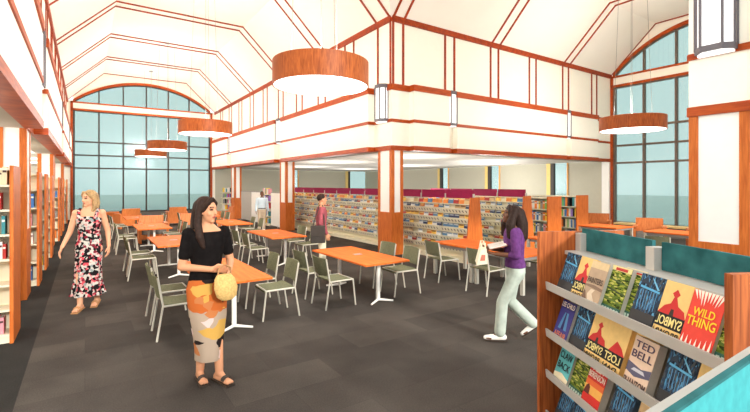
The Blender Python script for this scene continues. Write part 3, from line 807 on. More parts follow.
for row, (x0, y0, n, rn) in enumerate(((7.1, 6.86, 11, 'front'), (9.12, 6.95, 4, 'second'))):
    for i in range(n):
        o = RK if first else clone(RK); first = False
        o.location = (x0, y0 + i * RU, 0)
        tag(o, 'cream magazine rack with crimson canopy, %s from the orange end panel in the %s row' % (ordn[i], rn), 'rack', 'magazine racks')
        o['_e'] = i
        for k, z in enumerate(TZ + [1.31]):
            for q in range(5):
                if rg.random() > 0.93: continue
                xx = (fx(z) + 0.025) if k < 5 else 0.16
                MAGS.append((x0 + xx, y0 + i * RU + 0.03 + q * 0.175 + rg.uniform(0, 0.008), z + (0.026 if k < 5 else 0.026), row, rg.choice([0, 0, 1, 2, 3, 3, 4, 5, 6]) if k < 5 else rg.choice([1, 1, 4, 2, 6, 0]), k))
    
for o in [o for o in bpy.data.objects if '_e' in o]:
    if o['_e'] == 0: end_panel_rack(o, 0.0)
    del o['_e']
MAGS.sort(key=lambda m: (Vector(m[:3]) - Vector((0, 0, H0))).length)
lean = 0.17
for m in MAGS[:300]:
    o = bpy.data.objects.new('magazine', MM[m[4]]); COL.objects.link(o)
    o.location = m[:3]; o.rotation_euler = (0, lean, 0)
    if m[5] == 5: o.scale = (1, 1, 0.62)
    pl = ('on the top ledge' if m[5] == 5 else 'in a tray') + ' of the %s magazine rack row' % ('front', 'second')[m[3]]
    tag(o, '%s magazine leaning %s' % (MAGC[m[4]][0], pl), 'magazine', '%s magazines %s' % (MAGC[m[4]][0], pl))
rest = MB()
for m in MAGS[300:]:
    M = Matrix.Translation(m[:3]) @ Matrix.Rotation(lean, 4, 'Y')
    hh = 0.18 if m[5] < 5 else 0.11
    rest.use(flat(MAGC[m[4]][1])).box(-0.006, 0.006, 0, 0.165, 0, hh, M).use(flat(MAGC[m[4]][2])).box(-0.0075, -0.006, 0.015, 0.15, hh * 0.7, hh * 0.92, M)
tag(rest.obj('magazines'), 'small mixed magazines in the farthest magazine racks', 'magazines', kind='stuff')
flush_books()

# ------------------------------------------------------------------ paperback display stand in the foreground
def text_mesh(s, w, h, m, mirror=False):
    """lettering fitted to w x h, in the x/y plane, centred"""
    cu = bpy.data.curves.new('letters', 'FONT'); cu.body = s; cu.align_x = 'CENTER'; cu.align_y = 'CENTER'; cu.extrude = 0.004; cu.offset = 0.012
    o = bpy.data.objects.new('letters', cu); COL.objects.link(o)
    dg = bpy.context.evaluated_depsgraph_get(); dg.update()
    me = bpy.data.meshes.new_from_object(o.evaluated_get(dg)); bpy.data.objects.remove(o); bpy.data.curves.remove(cu)
    xs = [v.co.x for v in me.vertices]; ys_ = [v.co.y for v in me.vertices]
    sx = w / (max(xs) - min(xs)); sy = h / (max(ys_) - min(ys_)); cx = (max(xs) + min(xs)) / 2; cy = (max(ys_) + min(ys_)) / 2
    for v in me.vertices:
        v.co = ((v.co.x - cx) * sx * (-1 if mirror else 1), (v.co.y - cy) * sy, v.co.z * 0.1)
    me.materials.clear(); me.materials.append(m)
    return me
_tc = {}
TXT = Matrix(((0, 0, -1, 0), (-1, 0, 0, 0), (0, 1, 0, 0), (0, 0, 0, 1)))   # text x -> -Y, text y -> +Z, normal -> -X
def paperback(parent_M, rz, y, z, kind, th, label, lean=0.34, xb=-0.262, proud=0.0):
    w, h = 0.166, 0.285
    bg, art, texts, mirror = COVERS[kind]
    x_front = xb - 0.0 - proud
    loc = parent_M @ Vector((x_front, y, z))
    r = tag(empty('paperback_book', loc), label, 'book', 'paperbacks on the display stand'); r.rotation_euler = (0, lean, rz)
    # local: cover plane x=0, width centred on y, bottom z=0
    B('pages').box(0.0015, th, -w / 2 + 0.001, w / 2 - 0.001, 0.002, h - 0.002).obj('page_block', r)
    c = B(flat(bg)).box(0, 0.0015, -w / 2, w / 2, 0, h)
    uy = (lambda u: w * (u - 0.5)) if mirror else (lambda u: w * (0.5 - u))
    for i, (rgb, pts) in enumerate(art):
        e = -0.0003 * (i + 1)
        c.use(flat(rgb) if not isinstance(rgb, str) else rgb).prism([(e, uy(u), v * h) for u, v in pts], (0.00015, 0, 0))
    c.obj('front_cover', r)
    B(flat(bg)).box(0, th, (-w / 2 if mirror else w / 2 - 0.0015), (-w / 2 + 0.0015 if mirror else w / 2), 0, h).obj('spine', r)
    for nm, s, u, v, tw, tht, rgb in texts:
        k = (s, tw, tht, rgb, mirror)
        if k not in _tc: _tc[k] = text_mesh(s, tw * w, tht * h, flat(rgb), mirror)
        t = bpy.data.objects.new(nm, _tc[k]); COL.objects.link(t); t.parent = r
        t.matrix_local = Matrix.Translation((-0.003, uy(u), v * h)) @ TXT
    return r
R4 = lambda a, b, c, d: [(a, b), (c, b), (c, d), (a, d)]
def spikes(n, v0, v1, rr, top):
    o = []
    for i in range(n):
        u = (i + 0.5) / n; o.append([(u - 0.42 / n, v0), (u + 0.42 / n, v0), (0.5 + (u - 0.5) * 0.72 if top else u + 0.02, v1 + rr.uniform(-0.05, 0.05))])
    return o
_r = random.Random(2)
def rows_green():
    a = []
    cs = [(88, 110, 40), (150, 160, 66), (52, 66, 30), (196, 190, 96), (70, 90, 36), (120, 134, 50)]
    a.append(('field', R4(0, 0.16, 1, 0.92)))
    for i in range(3): a.append((cs[i * 2], [(0, 0.3 + i * 0.2), (1, 0.24 + i * 0.2), (1, 0.26 + i * 0.2), (0, 0.34 + i * 0.2)]))
    a.append(((232, 214, 150), R4(0, 0.9, 1, 1))); a.append(((190, 50, 40), R4(0.2, 0.91, 0.8, 0.97))); a.append(((40, 92, 80), R4(0, 0, 1, 0.16)))
    for i in range(6): a.append(((200, 222, 208), R4(0.08 + i * 0.15, 0.04, 0.18 + i * 0.15, 0.12)))
    return a
def blue_art():
    a = [('night', R4(0, 0.3, 1, 1))]
    for i in range(7): a.append(((86 + 12 * (i % 3), 160, 206), [(0.15 + i * 0.11, 0.36), (0.17 + i * 0.11, 0.36), (0.2 + i * 0.11, 0.7), (0.18 + i * 0.11, 0.7)]))
    a.append(((96, 176, 220), [(0.08, 0.7), (0.9, 0.74), (0.9, 0.78), (0.08, 0.74)]))
    a.append(((120, 190, 226), [(0.1, 0.76), (0.45, 0.95), (0.5, 0.95), (0.2, 0.76)])); a.append(((40, 56, 74), [(0.55, 0.8), (0.95, 0.84), (0.7, 0.96)]))
    a.append(((56, 54, 54), R4(0, 0.0, 1, 0.3)))
    return a
COVERS = {
    'wild': ((228, 66, 50), [((250, 236, 220), p) for p in spikes(9, 1.0, 0.80, _r, True)] + [((250, 240, 226), p) for p in spikes(7, 0.02, 0.26, _r, False)],
             [('title_lettering', 'WILD', 0.5, 0.66, 0.66, 0.13, (250, 216, 50)), ('title_lettering', 'THING', 0.5, 0.5, 0.88, 0.15, (250, 216, 50))], False),
    'symbol': ((234, 196, 122), [((200, 40, 38), [(0.0, 0.42), (1.0, 0.42), (0.82, 0.56), (0.62, 0.62), (0.56, 0.74), (0.66, 0.8), (0.52, 0.88), (0.38, 0.8), (0.46, 0.74), (0.34, 0.6), (0.1, 0.54)]),
                                ((60, 40, 30), [(0.42, 0.42), (0.58, 0.42), (0.55, 0.53), (0.45, 0.53)]), ((24, 22, 22), R4(0, 0.19, 1, 0.42))],
               [('title_lettering', 'SYMBOL', 0.5, 0.305, 0.92, 0.16, (244, 226, 150)), ('author_lettering', 'BROWN', 0.5, 0.09, 0.9, 0.13, (40, 30, 24))], True),
    'symbol_b': ((234, 196, 122), [((200, 40, 38), [(0.0, 0.42), (0.8, 0.42), (0.5, 0.66), (0.2, 0.56)]), ((24, 22, 22), R4(0, 0.19, 1, 0.42))],
                 [('title_lettering', 'LOST', 0.5, 0.305, 0.8, 0.16, (244, 226, 150)), ('author_lettering', 'DAN', 0.5, 0.09, 0.7, 0.13, (40, 30, 24))], True),
    'blue': ((70, 96, 120), blue_art(), [('author_lettering', 'MITCHELL', 0.5, 0.245, 0.94, 0.10, (232, 236, 236)), ('title_lettering', 'CATHEDRAL', 0.5, 0.14, 0.96, 0.08, (200, 226, 236)), ('title_lettering', 'OF FIRES', 0.5, 0.045, 0.94, 0.075, (220, 234, 238))], True),
    'green': ((104, 122, 46), rows_green(), [], False),
    'painters': ((186, 158, 130), [((222, 196, 150), R4(0.0, 0.84, 1, 1)), ((226, 206, 180), [(0.45, 0.0), (0.95, 0.0), (0.5, 0.28), (0.62, 0.38), (0.4, 0.38), (0.25, 0.26)]), ((120, 92, 74), [(0, 0), (0.4, 0), (0.12, 0.3), (0, 0.32)]), ((140, 112, 92), [(0, 0.42), (1, 0.38), (1, 0.44), (0.5, 0.48), (0, 0.46)])],
                 [('title_lettering', 'PAINTERS', 0.5, 0.57, 0.86, 0.13, (84, 66, 56))], False),
    'child': ((64, 60, 132), [((84, 140, 190), [(0.2, 0.3), (0.8, 0.3), (0.66, 0.72), (0.4, 0.72)]), ((44, 40, 96), [(0.4, 0.3), (0.6, 0.3), (0.54, 0.72), (0.48, 0.72)]), ((50, 44, 110), R4(0, 0.8, 1, 1))],
              [('author_lettering', 'LEE CHILD', 0.5, 0.9, 0.9, 0.12, (242, 226, 206)), ('title_lettering', 'AFFAIR', 0.5, 0.16, 0.84, 0.14, (222, 128, 90))], False),
    'phantom': ((226, 196, 172), [((96, 92, 116), [(0, 0.32), (0.4, 0.26), (1, 0.34), (1, 0.5), (0.6, 0.44), (0, 0.5)]), ((206, 204, 214), [(0.2, 0.36), (0.8, 0.36), (0.7, 0.42), (0.3, 0.42)])],
                [('author_lettering', 'TED', 0.5, 0.86, 0.8, 0.13, (86, 68, 90)), ('author_lettering', 'BELL', 0.5, 0.67, 0.86, 0.14, (86, 68, 90)), ('title_lettering', 'PHANTOM', 0.5, 0.13, 0.92, 0.16, (84, 56, 50))], False),
    'claw': ((92, 176, 180), [((236, 222, 190), [(0, 0), (1, 0), (1, 0.2), (0.5, 0.28), (0, 0.22)]), ((60, 54, 50), [(0, 0), (1, 0), (1, 0.05), (0.7, 0.12), (0.5, 0.05), (0.2, 0.1)])],
             [('title_lettering', 'CLAW', 0.5, 0.7, 0.84, 0.17, (30, 40, 42)), ('title_lettering', 'BACK', 0.52, 0.45, 0.84, 0.17, (30, 40, 42))], False),
    'alex': ((206, 44, 36), [((240, 176, 84), [(0, 0.3), (1, 0.3), (1, 0.56), (0, 0.56)]), ((226, 104, 50), R4(0, 0.48, 1, 0.6)), ((90, 34, 26), [(0, 0.28), (0.34, 0.28), (0.3, 0.44), (0.2, 0.5), (0.08, 0.44)])],
             [('author_lettering', 'ALEX', 0.5, 0.88, 0.6, 0.13, (250, 232, 214)), ('author_lettering', 'BERENSON', 0.5, 0.72, 0.92, 0.13, (250, 232, 214))], False),
    'tan': ((214, 178, 130), [((236, 206, 150), R4(0, 0.82, 1, 1)), ((190, 150, 110), [(0, 0.2), (1, 0.3), (1, 0.5), (0, 0.42)])], [('title_lettering', 'PAINTERS', 0.5, 0.6, 0.86, 0.12, (150, 100, 60))], False),
}
DC = (2.72, 1.125, 0.0); DRZ = -math.atan2(0.4603, 0.8878)
DM = Matrix.Translation(DC) @ Matrix.Rotation(DRZ, 4, 'Z')
TIER = [1.04, 0.697, 0.398, 0.10]
def display_stand(loc, rz, L, label, lit='teal', top=1.45, half=0.335, cz=0.0, th=0.011):
    r = tag(empty('display_stand', loc, rz), label, 'display stand', 'paperback display stands'); a = L / 2
    for s in (-1, 1):
        B('panel_wood').box(-half, half, s * a - 0.018, s * a + 0.018, 0, top).obj('end_panel', r)
    B('shelf_grey').box(-0.27, 0.27, -a + 0.02, a - 0.02, 0.0, 0.06).obj('base', r)
    for sx in (-1, 1):
        for z in TIER:
            t = B('shelf_grey')
            X = lambda x: sx * x
            pts = [(0.10, z - 0.012), (0.285, z - 0.012), (0.292, z + 0.045), (0.280, z + 0.045), (0.276, z), (0.10, z)]
            t.prism([(X(x), -a + 0.02, zz) for x, zz in pts], (0, L - 0.04, 0)).obj('tray', r)
            B('shelf_grey').prism([(X(0.205), -a + 0.02, z), (X(0.195), -a + 0.02, z), (X(0.08), -a + 0.02, z + 0.23), (X(0.09), -a + 0.02, z + 0.24)], (0, L - 0.04, 0)).obj('sloped_back', r)
    B('shelf_grey').box(-0.14, 0.14, -a + 0.02, a - 0.02, 1.285, 1.31).obj('top_deck', r)
    B('shelf_grey').box(-0.04, 0.04, -a + 0.02, a - 0.02, 0.06, 1.285).obj('spine_panel', r)
    for y in (-a + 0.05, 0.0, a - 0.05): B('shelf_grey').box(-0.055, 0.03, y - 0.032, y + 0.032, 1.31, 1.44 + cz).obj('canopy_post', r)
    for s in (-1, 1): B(lit).box(-th, th, min(s * 0.035, s * (a - 0.03)), max(s * 0.035, s * (a - 0.03)), 1.315, 1.467 + cz).obj('canopy_panel', r); B('teal').box(-th, th, min(s * 0.035, s * (a - 0.03)), max(s * 0.035, s * (a - 0.03)), 1.467 + cz, 1.473 + cz).obj('top_edge', r)  # canopy's top edge in plain teal, painted shade against a sunlit-coloured face
    return r
display_stand(DC, DRZ, 1.5, 'wooden ended display stand full of paperbacks, with a dark teal canopy')
T = TIER
disp = [(0.56, 0, 'blue', 0.03, 0, 'grey-blue book, first from the left on the top tier'), (0.395, 0, 'symbol', 0.03, 0, 'yellow and black book with red dome, second from the left on the top tier'),
        (0.235, 0, 'painters', 0.05, 0.025, 'sepia brown book with a pale road, standing proud on the top tier'), (0.075, 0, 'green', 0.03, 0, 'green field book beside the sepia book on the top tier'),
        (-0.005, 0, 'green', 0.028, -0.03, 'green field book behind its twin, beside the large blue book on the top tier'), (-0.165, 0, 'blue', 0.03, 0, 'grey-blue book in the middle of the top tier, right of the green books'),
        (-0.335, 0, 'symbol', 0.03, 0, 'yellow and black book beside the red book on the top tier'), (-0.52, 0, 'wild', 0.055, 0.02, 'red book with big yellow lettering, standing proud on the top tier'),
        (-0.655, 0, 'green', 0.03, 0, 'green field book at the right end of the top tier by the near end panel'),
        (0.585, 1, 'child', 0.045, 0.02, 'violet-blue book, first from the left on the second tier'), (0.415, 1, 'blue', 0.03, 0, 'grey-blue book second from the left on the second tier'),
        (0.245, 1, 'symbol', 0.03, 0, 'yellow and black book, third from the left on the second tier'), (0.08, 1, 'symbol_b', 0.03, 0, 'yellow and black book, fourth from the left on the second tier'),
        (-0.085, 1, 'symbol', 0.028, -0.032, 'yellow and black book half hidden behind the pale pink book on the second tier'), (-0.15, 1, 'phantom', 0.05, 0.025, 'pale pink book with dark lettering, standing proud on the second tier'),
        (-0.36, 1, 'blue', 0.03, 0, 'grey-blue book right of the pale pink book on the second tier'), (-0.535, 1, 'symbol', 0.03, 0, 'yellow and black book at the right of the second tier'),
        (0.58, 2, 'claw', 0.05, 0.02, 'turquoise book with black lettering on the third tier'), (0.42, 2, 'green', 0.03, 0, 'green field book between the turquoise and red books on the third tier'),
        (0.245, 2, 'alex', 0.05, 0.02, 'red and orange sunset book on the third tier'), (0.02, 2, 'blue', 0.03, 0, 'grey-blue book right of the sunset book on the third tier'),
        (-0.2, 2, 'tan', 0.05, 0.02, 'tan book standing proud on the third tier'), (-0.4, 2, 'blue', 0.03, 0, 'grey-blue book right of the tan book on the third tier'),
        (0.6, 3, 'blue', 0.03, 0, 'grey-blue book, first from the left on the lowest tier'), (0.43, 3, 'blue', 0.03, 0, 'grey-blue book, second from the left on the lowest tier'),
        (0.26, 3, 'symbol', 0.03, 0, 'yellow and black book, third from the left on the lowest tier')]
for y, t, kind, th, proud, lab in disp:
    paperback(DM, DRZ, y, T[t] + 0.004, kind, th, lab, xb=-0.258, proud=proud)
# books lying on the deck behind the canopy
for i, (y, c) in enumerate(((0.42, (222, 140, 70)), (0.05, (226, 190, 90)), (-0.45, (214, 176, 80)))):
    p = DM @ Vector((0.078, y, 1.311))
    r = tag(empty('paperback_book', p, DRZ), ('orange', 'amber', 'ochre')[i] + ' book lying flat on the deck under the teal canopy', 'book', 'books lying on the deck')
    B('pages').box(-0.053, 0.053, -0.12, 0.12, 0.002, 0.02).obj('page_block', r); B(flat(c)).box(-0.055, 0.055, -0.122, 0.122, 0.02, 0.022).box(-0.055, 0.055, -0.122, 0.122, 0, 0.002).obj('front_cover', r)
# second stand, cut by the lower right corner of the view
display_stand((1.32, 0.30, 0), PI / 2, 1.22, 'nearest display stand with a teal canopy coloured as sunlit, cut off by the lower right corner', lit='teal_lit', top=1.1, half=0.3, cz=-0.03, th=0.006)

# ------------------------------------------------------------------ people
def V(*a): return Vector(a)
def hand(mb, wr, d, n, t, curl, k):
    wr, d, n, t = Vector(wr), Vector(d).normalized(), Vector(n).normalized(), Vector(t).normalized()
    offs = (0.029, 0.010, -0.010, -0.028); ln = (0.040, 0.046, 0.043, 0.034)
    for o, l in zip(offs, ln):
        kn = wr + (d * 0.085 + t * o) * k
        mb.capsule(wr + t * o * 0.6 * k, kn, 0.0145 * k, 0.0115 * k)
        d1 = (d * math.cos(curl) + n * math.sin(curl) + t * o * 3).normalized(); m1 = kn + d1 * l * k
        mb.capsule(kn, m1, 0.0105 * k, 0.0095 * k)
        d2 = (d * math.cos(curl * 2) + n * math.sin(curl * 2)).normalized()
        mb.capsule(m1, m1 + d2 * l * 0.85 * k, 0.0095 * k, 0.008 * k)
    a = wr + (d * 0.02 + t * 0.02) * k; b = a + (d * 0.6 + t * 0.75 + n * 0.25).normalized() * 0.045 * k
    mb.capsule(a, b, 0.015 * k, 0.012 * k); mb.capsule(b, b + (d * 0.9 + t * 0.15 + n * 0.35).normalized() * 0.036 * k, 0.0115 * k, 0.009 * k)

class Person:
    def __init__(s, loc, face, H, label, skin, sw=0.165, hip=0.15, waist=0.122, chest=0.15, lean=(0, 0), yaw=0.0, pitch=0.0, joints=None, feet='bare'):
        s.k = H / 1.7; s.skin = skin
        s.root = tag(empty('person', (loc[0], loc[1], 0), math.atan2(face[1], face[0]) - PI / 2), label, 'person')
        s.lean = lean; s.J = joints; s.sw = sw; s.hip = hip; s.waist = waist; s.chest = chest
        c = s.sp(1.585); s.hc = V(c.x, c.y + 0.018, 1.585)
        s.HR = Matrix.Rotation(yaw, 3, 'Z') @ Matrix.Rotation(-pitch, 3, 'X')
    def sp(s, z):
        f = max(0, (z - 0.9) / 0.6); return V(s.lean[0] * f, s.lean[1] * f, z)
    def h(s, x, y, z): return (s.hc + s.HR @ V(x, y, z)) * s.k
    def torso(s, mb, g=0.0, z0=0.78, z1=1.47, m=1.0):
        prof = [(0.78, s.hip * 0.8, 0.085), (0.86, s.hip + 0.012, 0.108), (0.93, s.hip, 0.108), (1.0, (s.hip + s.waist) / 2 + 0.004, 0.098), (1.07, s.waist, 0.09), (1.17, (s.chest + s.waist) / 2, 0.098), (1.27, s.chest, 0.11), (1.34, s.chest + 0.004, 0.098), (1.39, s.chest * 0.95, 0.082), (1.43, 0.092, 0.064), (1.47, 0.052, 0.052)]
        R = []
        for z, rx, ry in prof:
            if z < z0 - 1e-6 or z > z1 + 1e-6: continue
            c = s.sp(z) * s.k; R.append((c.x, c.y, c.z, (rx + g) * s.k, (ry + g) * s.k))
        mb.loft(R); return mb
    def limb(s, mb, pts, rs, g=0.0, f=1.0):
        k = s.k
        for (a, b), (r0, r1) in zip(zip(pts, pts[1:]), zip(rs, rs[1:])):
            mb.capsule(V(*a) * k, V(*b) * k, (r0 + g) * k, (r1 + g) * k)
    def arm(s, mb, side, g=0.0, frac=2.0):
        sh, el, wr = (V(*p) for p in s.J['arm' + side][:3])
        if frac >= 2: s.limb(mb, [sh, el, wr], [0.047, 0.038, 0.026], g)
        elif frac > 1: s.limb(mb, [sh, el, el.lerp(wr, frac - 1)], [0.047, 0.038, 0.03], g)
        else: s.limb(mb, [sh, sh.lerp(el, frac)], [0.047, 0.042], g)
    def leg(s, mb, side, g=0.0, frac=2.0, bell=0.0):
        hp, kn, an = (V(*p) for p in s.J['leg' + side][:3])
        if frac >= 2: s.limb(mb, [hp, kn, an], [0.086, 0.054 + bell * 0.5, 0.036 + bell], g)
        else: s.limb(mb, [hp, kn, kn.lerp(an, frac - 1)], [0.086, 0.054 + bell * 0.5, 0.04 + bell], g)
    def body(s, voxel=0.0065, legs=True):
        k = s.k; mb = MB(); s.torso(mb)
        c = s.sp(1.44)
        mb.capsule(V(c.x, c.y, 1.40) * k, s.h(0, -0.012, -0.06), 0.054 * k, 0.049 * k)
        mb.ell(s.h(0, -0.006, 0.016), (0.073 * k, 0.092 * k, 0.096 * k), s.HR)
        mb.ell(s.h(0, 0.022, -0.036), (0.057 * k, 0.064 * k, 0.084 * k), s.HR)
        mb.ell(s.h(0, 0.058, -0.098), (0.024 * k, 0.022 * k, 0.02 * k), s.HR)
        mb.capsule(s.h(0, 0.082, 0.012), s.h(0, 0.098, -0.026), 0.009 * k, 0.0135 * k)
        for sx in (-1, 1):
            mb.ell(s.h(sx * 0.073, -0.006, -0.012), (0.011 * k, 0.02 * k, 0.031 * k), s.HR)
            mb.capsule(s.h(sx * 0.018, 0.083, 0.030), s.h(sx * 0.048, 0.068, 0.030), 0.008 * k, 0.007 * k)
            mb.ell(s.h(sx * 0.036, 0.055, -0.03), (0.022 * k, 0.02 * k, 0.022 * k), s.HR)
        mb.ell(s.h(0, 0.080, -0.058), (0.022 * k, 0.009 * k, 0.0095 * k), s.HR)
        for side in 'RL':
            s.arm(mb, side); sh, el, wr, d, n, t, cu = s.J['arm' + side]
            mb.ell(V(*sh) * k, (0.052 * k, 0.055 * k, 0.052 * k)); hand(mb, V(*wr) * k, d, n, t, cu, k)
            hp, kn, an, td = s.J['leg' + side]
            s.leg(mb, side); an = V(*an); td = V(*td).normalized()
            heel = an - td * 0.045 + V(0, 0, -0.05 if td.z > -0.3 else -0.02); ball = heel + td * 0.155 ; toe = ball + td * 0.05
            mb.capsule(an * k, heel * k, 0.034 * k, 0.03 * k)
            mb.capsule(heel * k, (ball + V(0, 0, 0.005)) * k, 0.03 * k, 0.028 * k); mb.capsule(an * k, ball * k, 0.03 * k, 0.024 * k)
            sd = td.cross(V(0, 0, 1)).normalized()
            for q in (-0.022, 0, 0.022): mb.capsule((ball + sd * q) * k, (toe + sd * q * 1.1) * k, 0.018 * k, 0.0125 * k)
            s.J['foot' + side] = (heel, ball, toe, td, sd)
        HRi = s.HR.inverted(); hc = s.hc
        def post(me):
            for p in me.polygons:
                q = HRi @ (p.center / k - hc)
                if q.y < 0.03 or abs(q.x) > 0.07 or abs(q.z) > 0.12: continue
                ax = abs(q.x) - 0.031
                if (ax / 0.0155) ** 2 + ((q.z - 0.010) / 0.0072) ** 2 < 1: p.material_index = 1
                elif abs(ax) < 0.019 and abs(q.z - 0.034) < 0.0042: p.material_index = 3
                elif (q.x / 0.023) ** 2 + ((q.z + 0.058) / 0.0095) ** 2 < 1: p.material_index = 2
        return remesh(mb, 'body', voxel, s.root, 3, [MT[s.skin], MT['eye'], MT['lip'], MT['hairblack']], post)
    def cap(s, mb, r=(0.086, 0.104, 0.1), c=(0, -0.03, 0.032)):
        mb.ell(s.h(*c), tuple(v * s.k for v in r), s.HR); return mb
    def strand(s, mb, pts, rs):
        for (a, b), (r0, r1) in zip(zip(pts, pts[1:]), zip(rs, rs[1:])): mb.capsule(s.h(*a), s.h(*b), r0 * s.k, r1 * s.k)
    def part(s, mb, name, m, voxel=0.009, it=5): return remesh(mb, name, voxel * max(s.k, 0.8), s.root, it, MT[m])
    def sandal(s, side, m, strap=True):
        heel, ball, toe, td, sd = s.J['foot' + side]; k = s.k; b = B(m)
        for a_, c_ in ((heel - td * 0.03, ball), (ball, toe + td * 0.014)):
            up = V(0, 0, 1); w0 = 0.034 if a_ is not ball else 0.042; w1 = 0.042
            base = -0.031
            P = [(a_ - sd * w0) + up * base, (a_ + sd * w0) + up * base, (c_ + sd * w1) + up * base, (c_ - sd * w1) + up * base]
            b.prism([p * k for p in P], (0, 0, 0.014 * k))
        if strap:
            for f in (0.82, 0.98):
                q = heel.lerp(ball, f); r_ = 0.036
                b.tube([((q + sd * r_ * math.cos(a) + V(0, 0, 1) * (0.004 + 0.032 * math.sin(a)))) * k for a in [PI * i / 8 for i in range(9)]], 0.010 * k, 6)
        o = b.obj('sandal', s.root); return o
    def shoe(s, side, m, sole='sneaker'):
        heel, ball, toe, td, sd = s.J['foot' + side]; k = s.k; mb = MB()
        mb.capsule((heel + V(0, 0, 0.012)) * k, (ball + V(0, 0, 0.004)) * k, 0.041 * k, 0.038 * k); mb.capsule((ball + V(0, 0, 0.002)) * k, (toe + td * 0.01) * k, 0.037 * k, 0.03 * k)
        o = s.part(mb, 'shoe', m, 0.008, 3)
        b = B(sole)
        P = [heel - td * 0.045 - sd * 0.03, heel - td * 0.045 + sd * 0.03, ball + sd * 0.045, toe + td * 0.03 + sd * 0.025, toe + td * 0.03 - sd * 0.025, ball - sd * 0.045]
        b.prism([(p + V(0, 0, -0.034)) * k for p in P], (0, 0, 0.02 * k)); b.obj('sole', o)
        return o
ARM = lambda sh, el, wr, d, n, t, cu: (sh, el, wr, d, n, t, cu)

# 1. walking by the left stacks
p = Person((0.05, 7.58), (-0.25, -0.97), 1.70, 'person in a long black and pink floral sleeveless dress walking past the left bookcases', 'skin', yaw=math.radians(-34), pitch=0.05, joints={
    'armR': ((0.165, 0, 1.375), (0.235, 0.015, 1.10), (0.305, 0.10, 0.90), (0.25, 0.35, -0.9), (-0.9, 0.1, -0.3), (-0.1, 0.95, 0.3), 0.35),
    'armL': ((-0.165, 0, 1.375), (-0.225, -0.06, 1.10), (-0.245, -0.03, 0.87), (-0.02, 0.2, -0.97), (0.95, 0.1, 0), (0.1, 0.97, 0.1), 0.35),
    'legR': ((0.085, 0, 0.86), (0.08, 0.14, 0.48), (0.06, 0.20, 0.095), (0.15, 1, -0.08)),
    'legL': ((-0.085, 0, 0.86), (-0.08, 0.04, 0.47), (-0.08, -0.08, 0.11), (0.05, 1, -0.22))})
p.body()
k = p.k
d = MB().use('floral').loft([(0, 0, 1.345 * k, 0.115 * k, 0.088 * k), (0, 0.004 * k, 1.29 * k, 0.166 * k, 0.126 * k), (0, 0.006 * k, 1.24 * k, 0.162 * k, 0.126 * k), (0, 0, 1.15 * k, 0.144 * k, 0.112 * k), (0, 0, 1.07 * k, 0.134 * k, 0.102 * k), (0, 0, 0.96 * k, 0.160 * k, 0.122 * k), (0, 0.02 * k, 0.84 * k, 0.168 * k, 0.142 * k), (0, 0.05 * k, 0.6 * k, 0.158 * k, 0.165 * k), (0, 0.06 * k, 0.4 * k, 0.168 * k, 0.185 * k), (0, 0.06 * k, 0.26 * k, 0.195 * k, 0.205 * k), (0, 0.06 * k, 0.2 * k, 0.215 * k, 0.22 * k)], n=54, fold=0.10, nf=9)
for sx in (-1, 1):
    d.tube([(sx * 0.105 * k, 0.098 * k, 1.30 * k), (sx * 0.115 * k, 0.07 * k, 1.38 * k), (sx * 0.115 * k, 0.0, 1.425 * k), (sx * 0.11 * k, -0.07 * k, 1.38 * k), (sx * 0.10 * k, -0.09 * k, 1.30 * k)], 0.024 * k, 8)
d.obj('floral_dress', p.root, smooth=True)
hm = p.cap(MB())
for sx in (-1, 1):
    p.strand(hm, [(sx * 0.062, -0.03, 0.06), (sx * 0.083, -0.02, -0.03), (sx * 0.088, -0.012, -0.12), (sx * 0.075, 0.01, -0.175)], [0.036, 0.032, 0.034, 0.022])
    p.strand(hm, [(sx * 0.03, 0.055, 0.098), (sx * 0.066, 0.04, 0.055), (sx * 0.082, 0.0, 0.0)], [0.02, 0.02, 0.02])
p.strand(hm, [(0, -0.09, 0.04), (0, -0.105, -0.07), (0, -0.095, -0.16)], [0.06, 0.066, 0.05])
p.part(hm, 'hair', 'blonde', 0.007)
for s_ in 'RL': p.sandal(s_, 'leather')

# 2. nearest figure with the straw handbag
p = Person((0.93, 4.15), (0.12, -0.99), 1.67, 'person in black top and patterned long skirt standing nearest, holding a straw handbag', 'skin2', yaw=math.radians(30), pitch=0.02, joints={
    'armR': ((0.165, 0, 1.375), (0.215, -0.03, 1.075), (0.03, 0.205, 1.065), (-0.93, 0.25, -0.05), (-0.1, -0.6, -0.75), (0.1, 0.5, 0.86), 0.45),
    'armL': ((-0.165, 0, 1.375), (-0.235, -0.02, 1.085), (-0.13, 0.22, 1.05), (0.25, 0.35, -0.9), (0.9, -0.2, 0.1), (0.2, 0.85, 0.5), 0.8),
    'legR': ((0.085, 0, 0.86), (0.055, 0.05, 0.47), (0.055, -0.02, 0.09), (0.1, 1, -0.05)),
    'legL': ((-0.085, 0, 0.86), (-0.06, 0.10, 0.48), (-0.07, 0.13, 0.09), (-0.25, 1, -0.05))})
p.body(0.0055)
k = p.k
t = MB(); p.torso(t, 0.014, 0.86, 1.39)
for s_ in 'RL':
    p.arm(t, s_, 0.010, 0.66); t.ell(V(*p.J['arm' + s_][0]) * k, (0.058 * k, 0.062 * k, 0.06 * k))
p.part(t, 'black_top', 'black_cloth', 0.009, 4)
MB().use('skirt_print').loft([(0, 0, 0.955 * k, 0.158 * k, 0.122 * k), (0, 0.004 * k, 0.88 * k, 0.182 * k, 0.136 * k), (0, 0.012 * k, 0.78 * k, 0.180 * k, 0.142 * k), (0, 0.035 * k, 0.6 * k, 0.165 * k, 0.142 * k), (0, 0.05 * k, 0.45 * k, 0.138 * k, 0.138 * k), (0, 0.052 * k, 0.33 * k, 0.122 * k, 0.134 * k), (0, 0.05 * k, 0.22 * k, 0.118 * k, 0.136 * k)], n=48, fold=0.035, nf=7).obj('patterned_skirt', p.root, smooth=True)
hm = p.cap(MB(), (0.087, 0.106, 0.104))
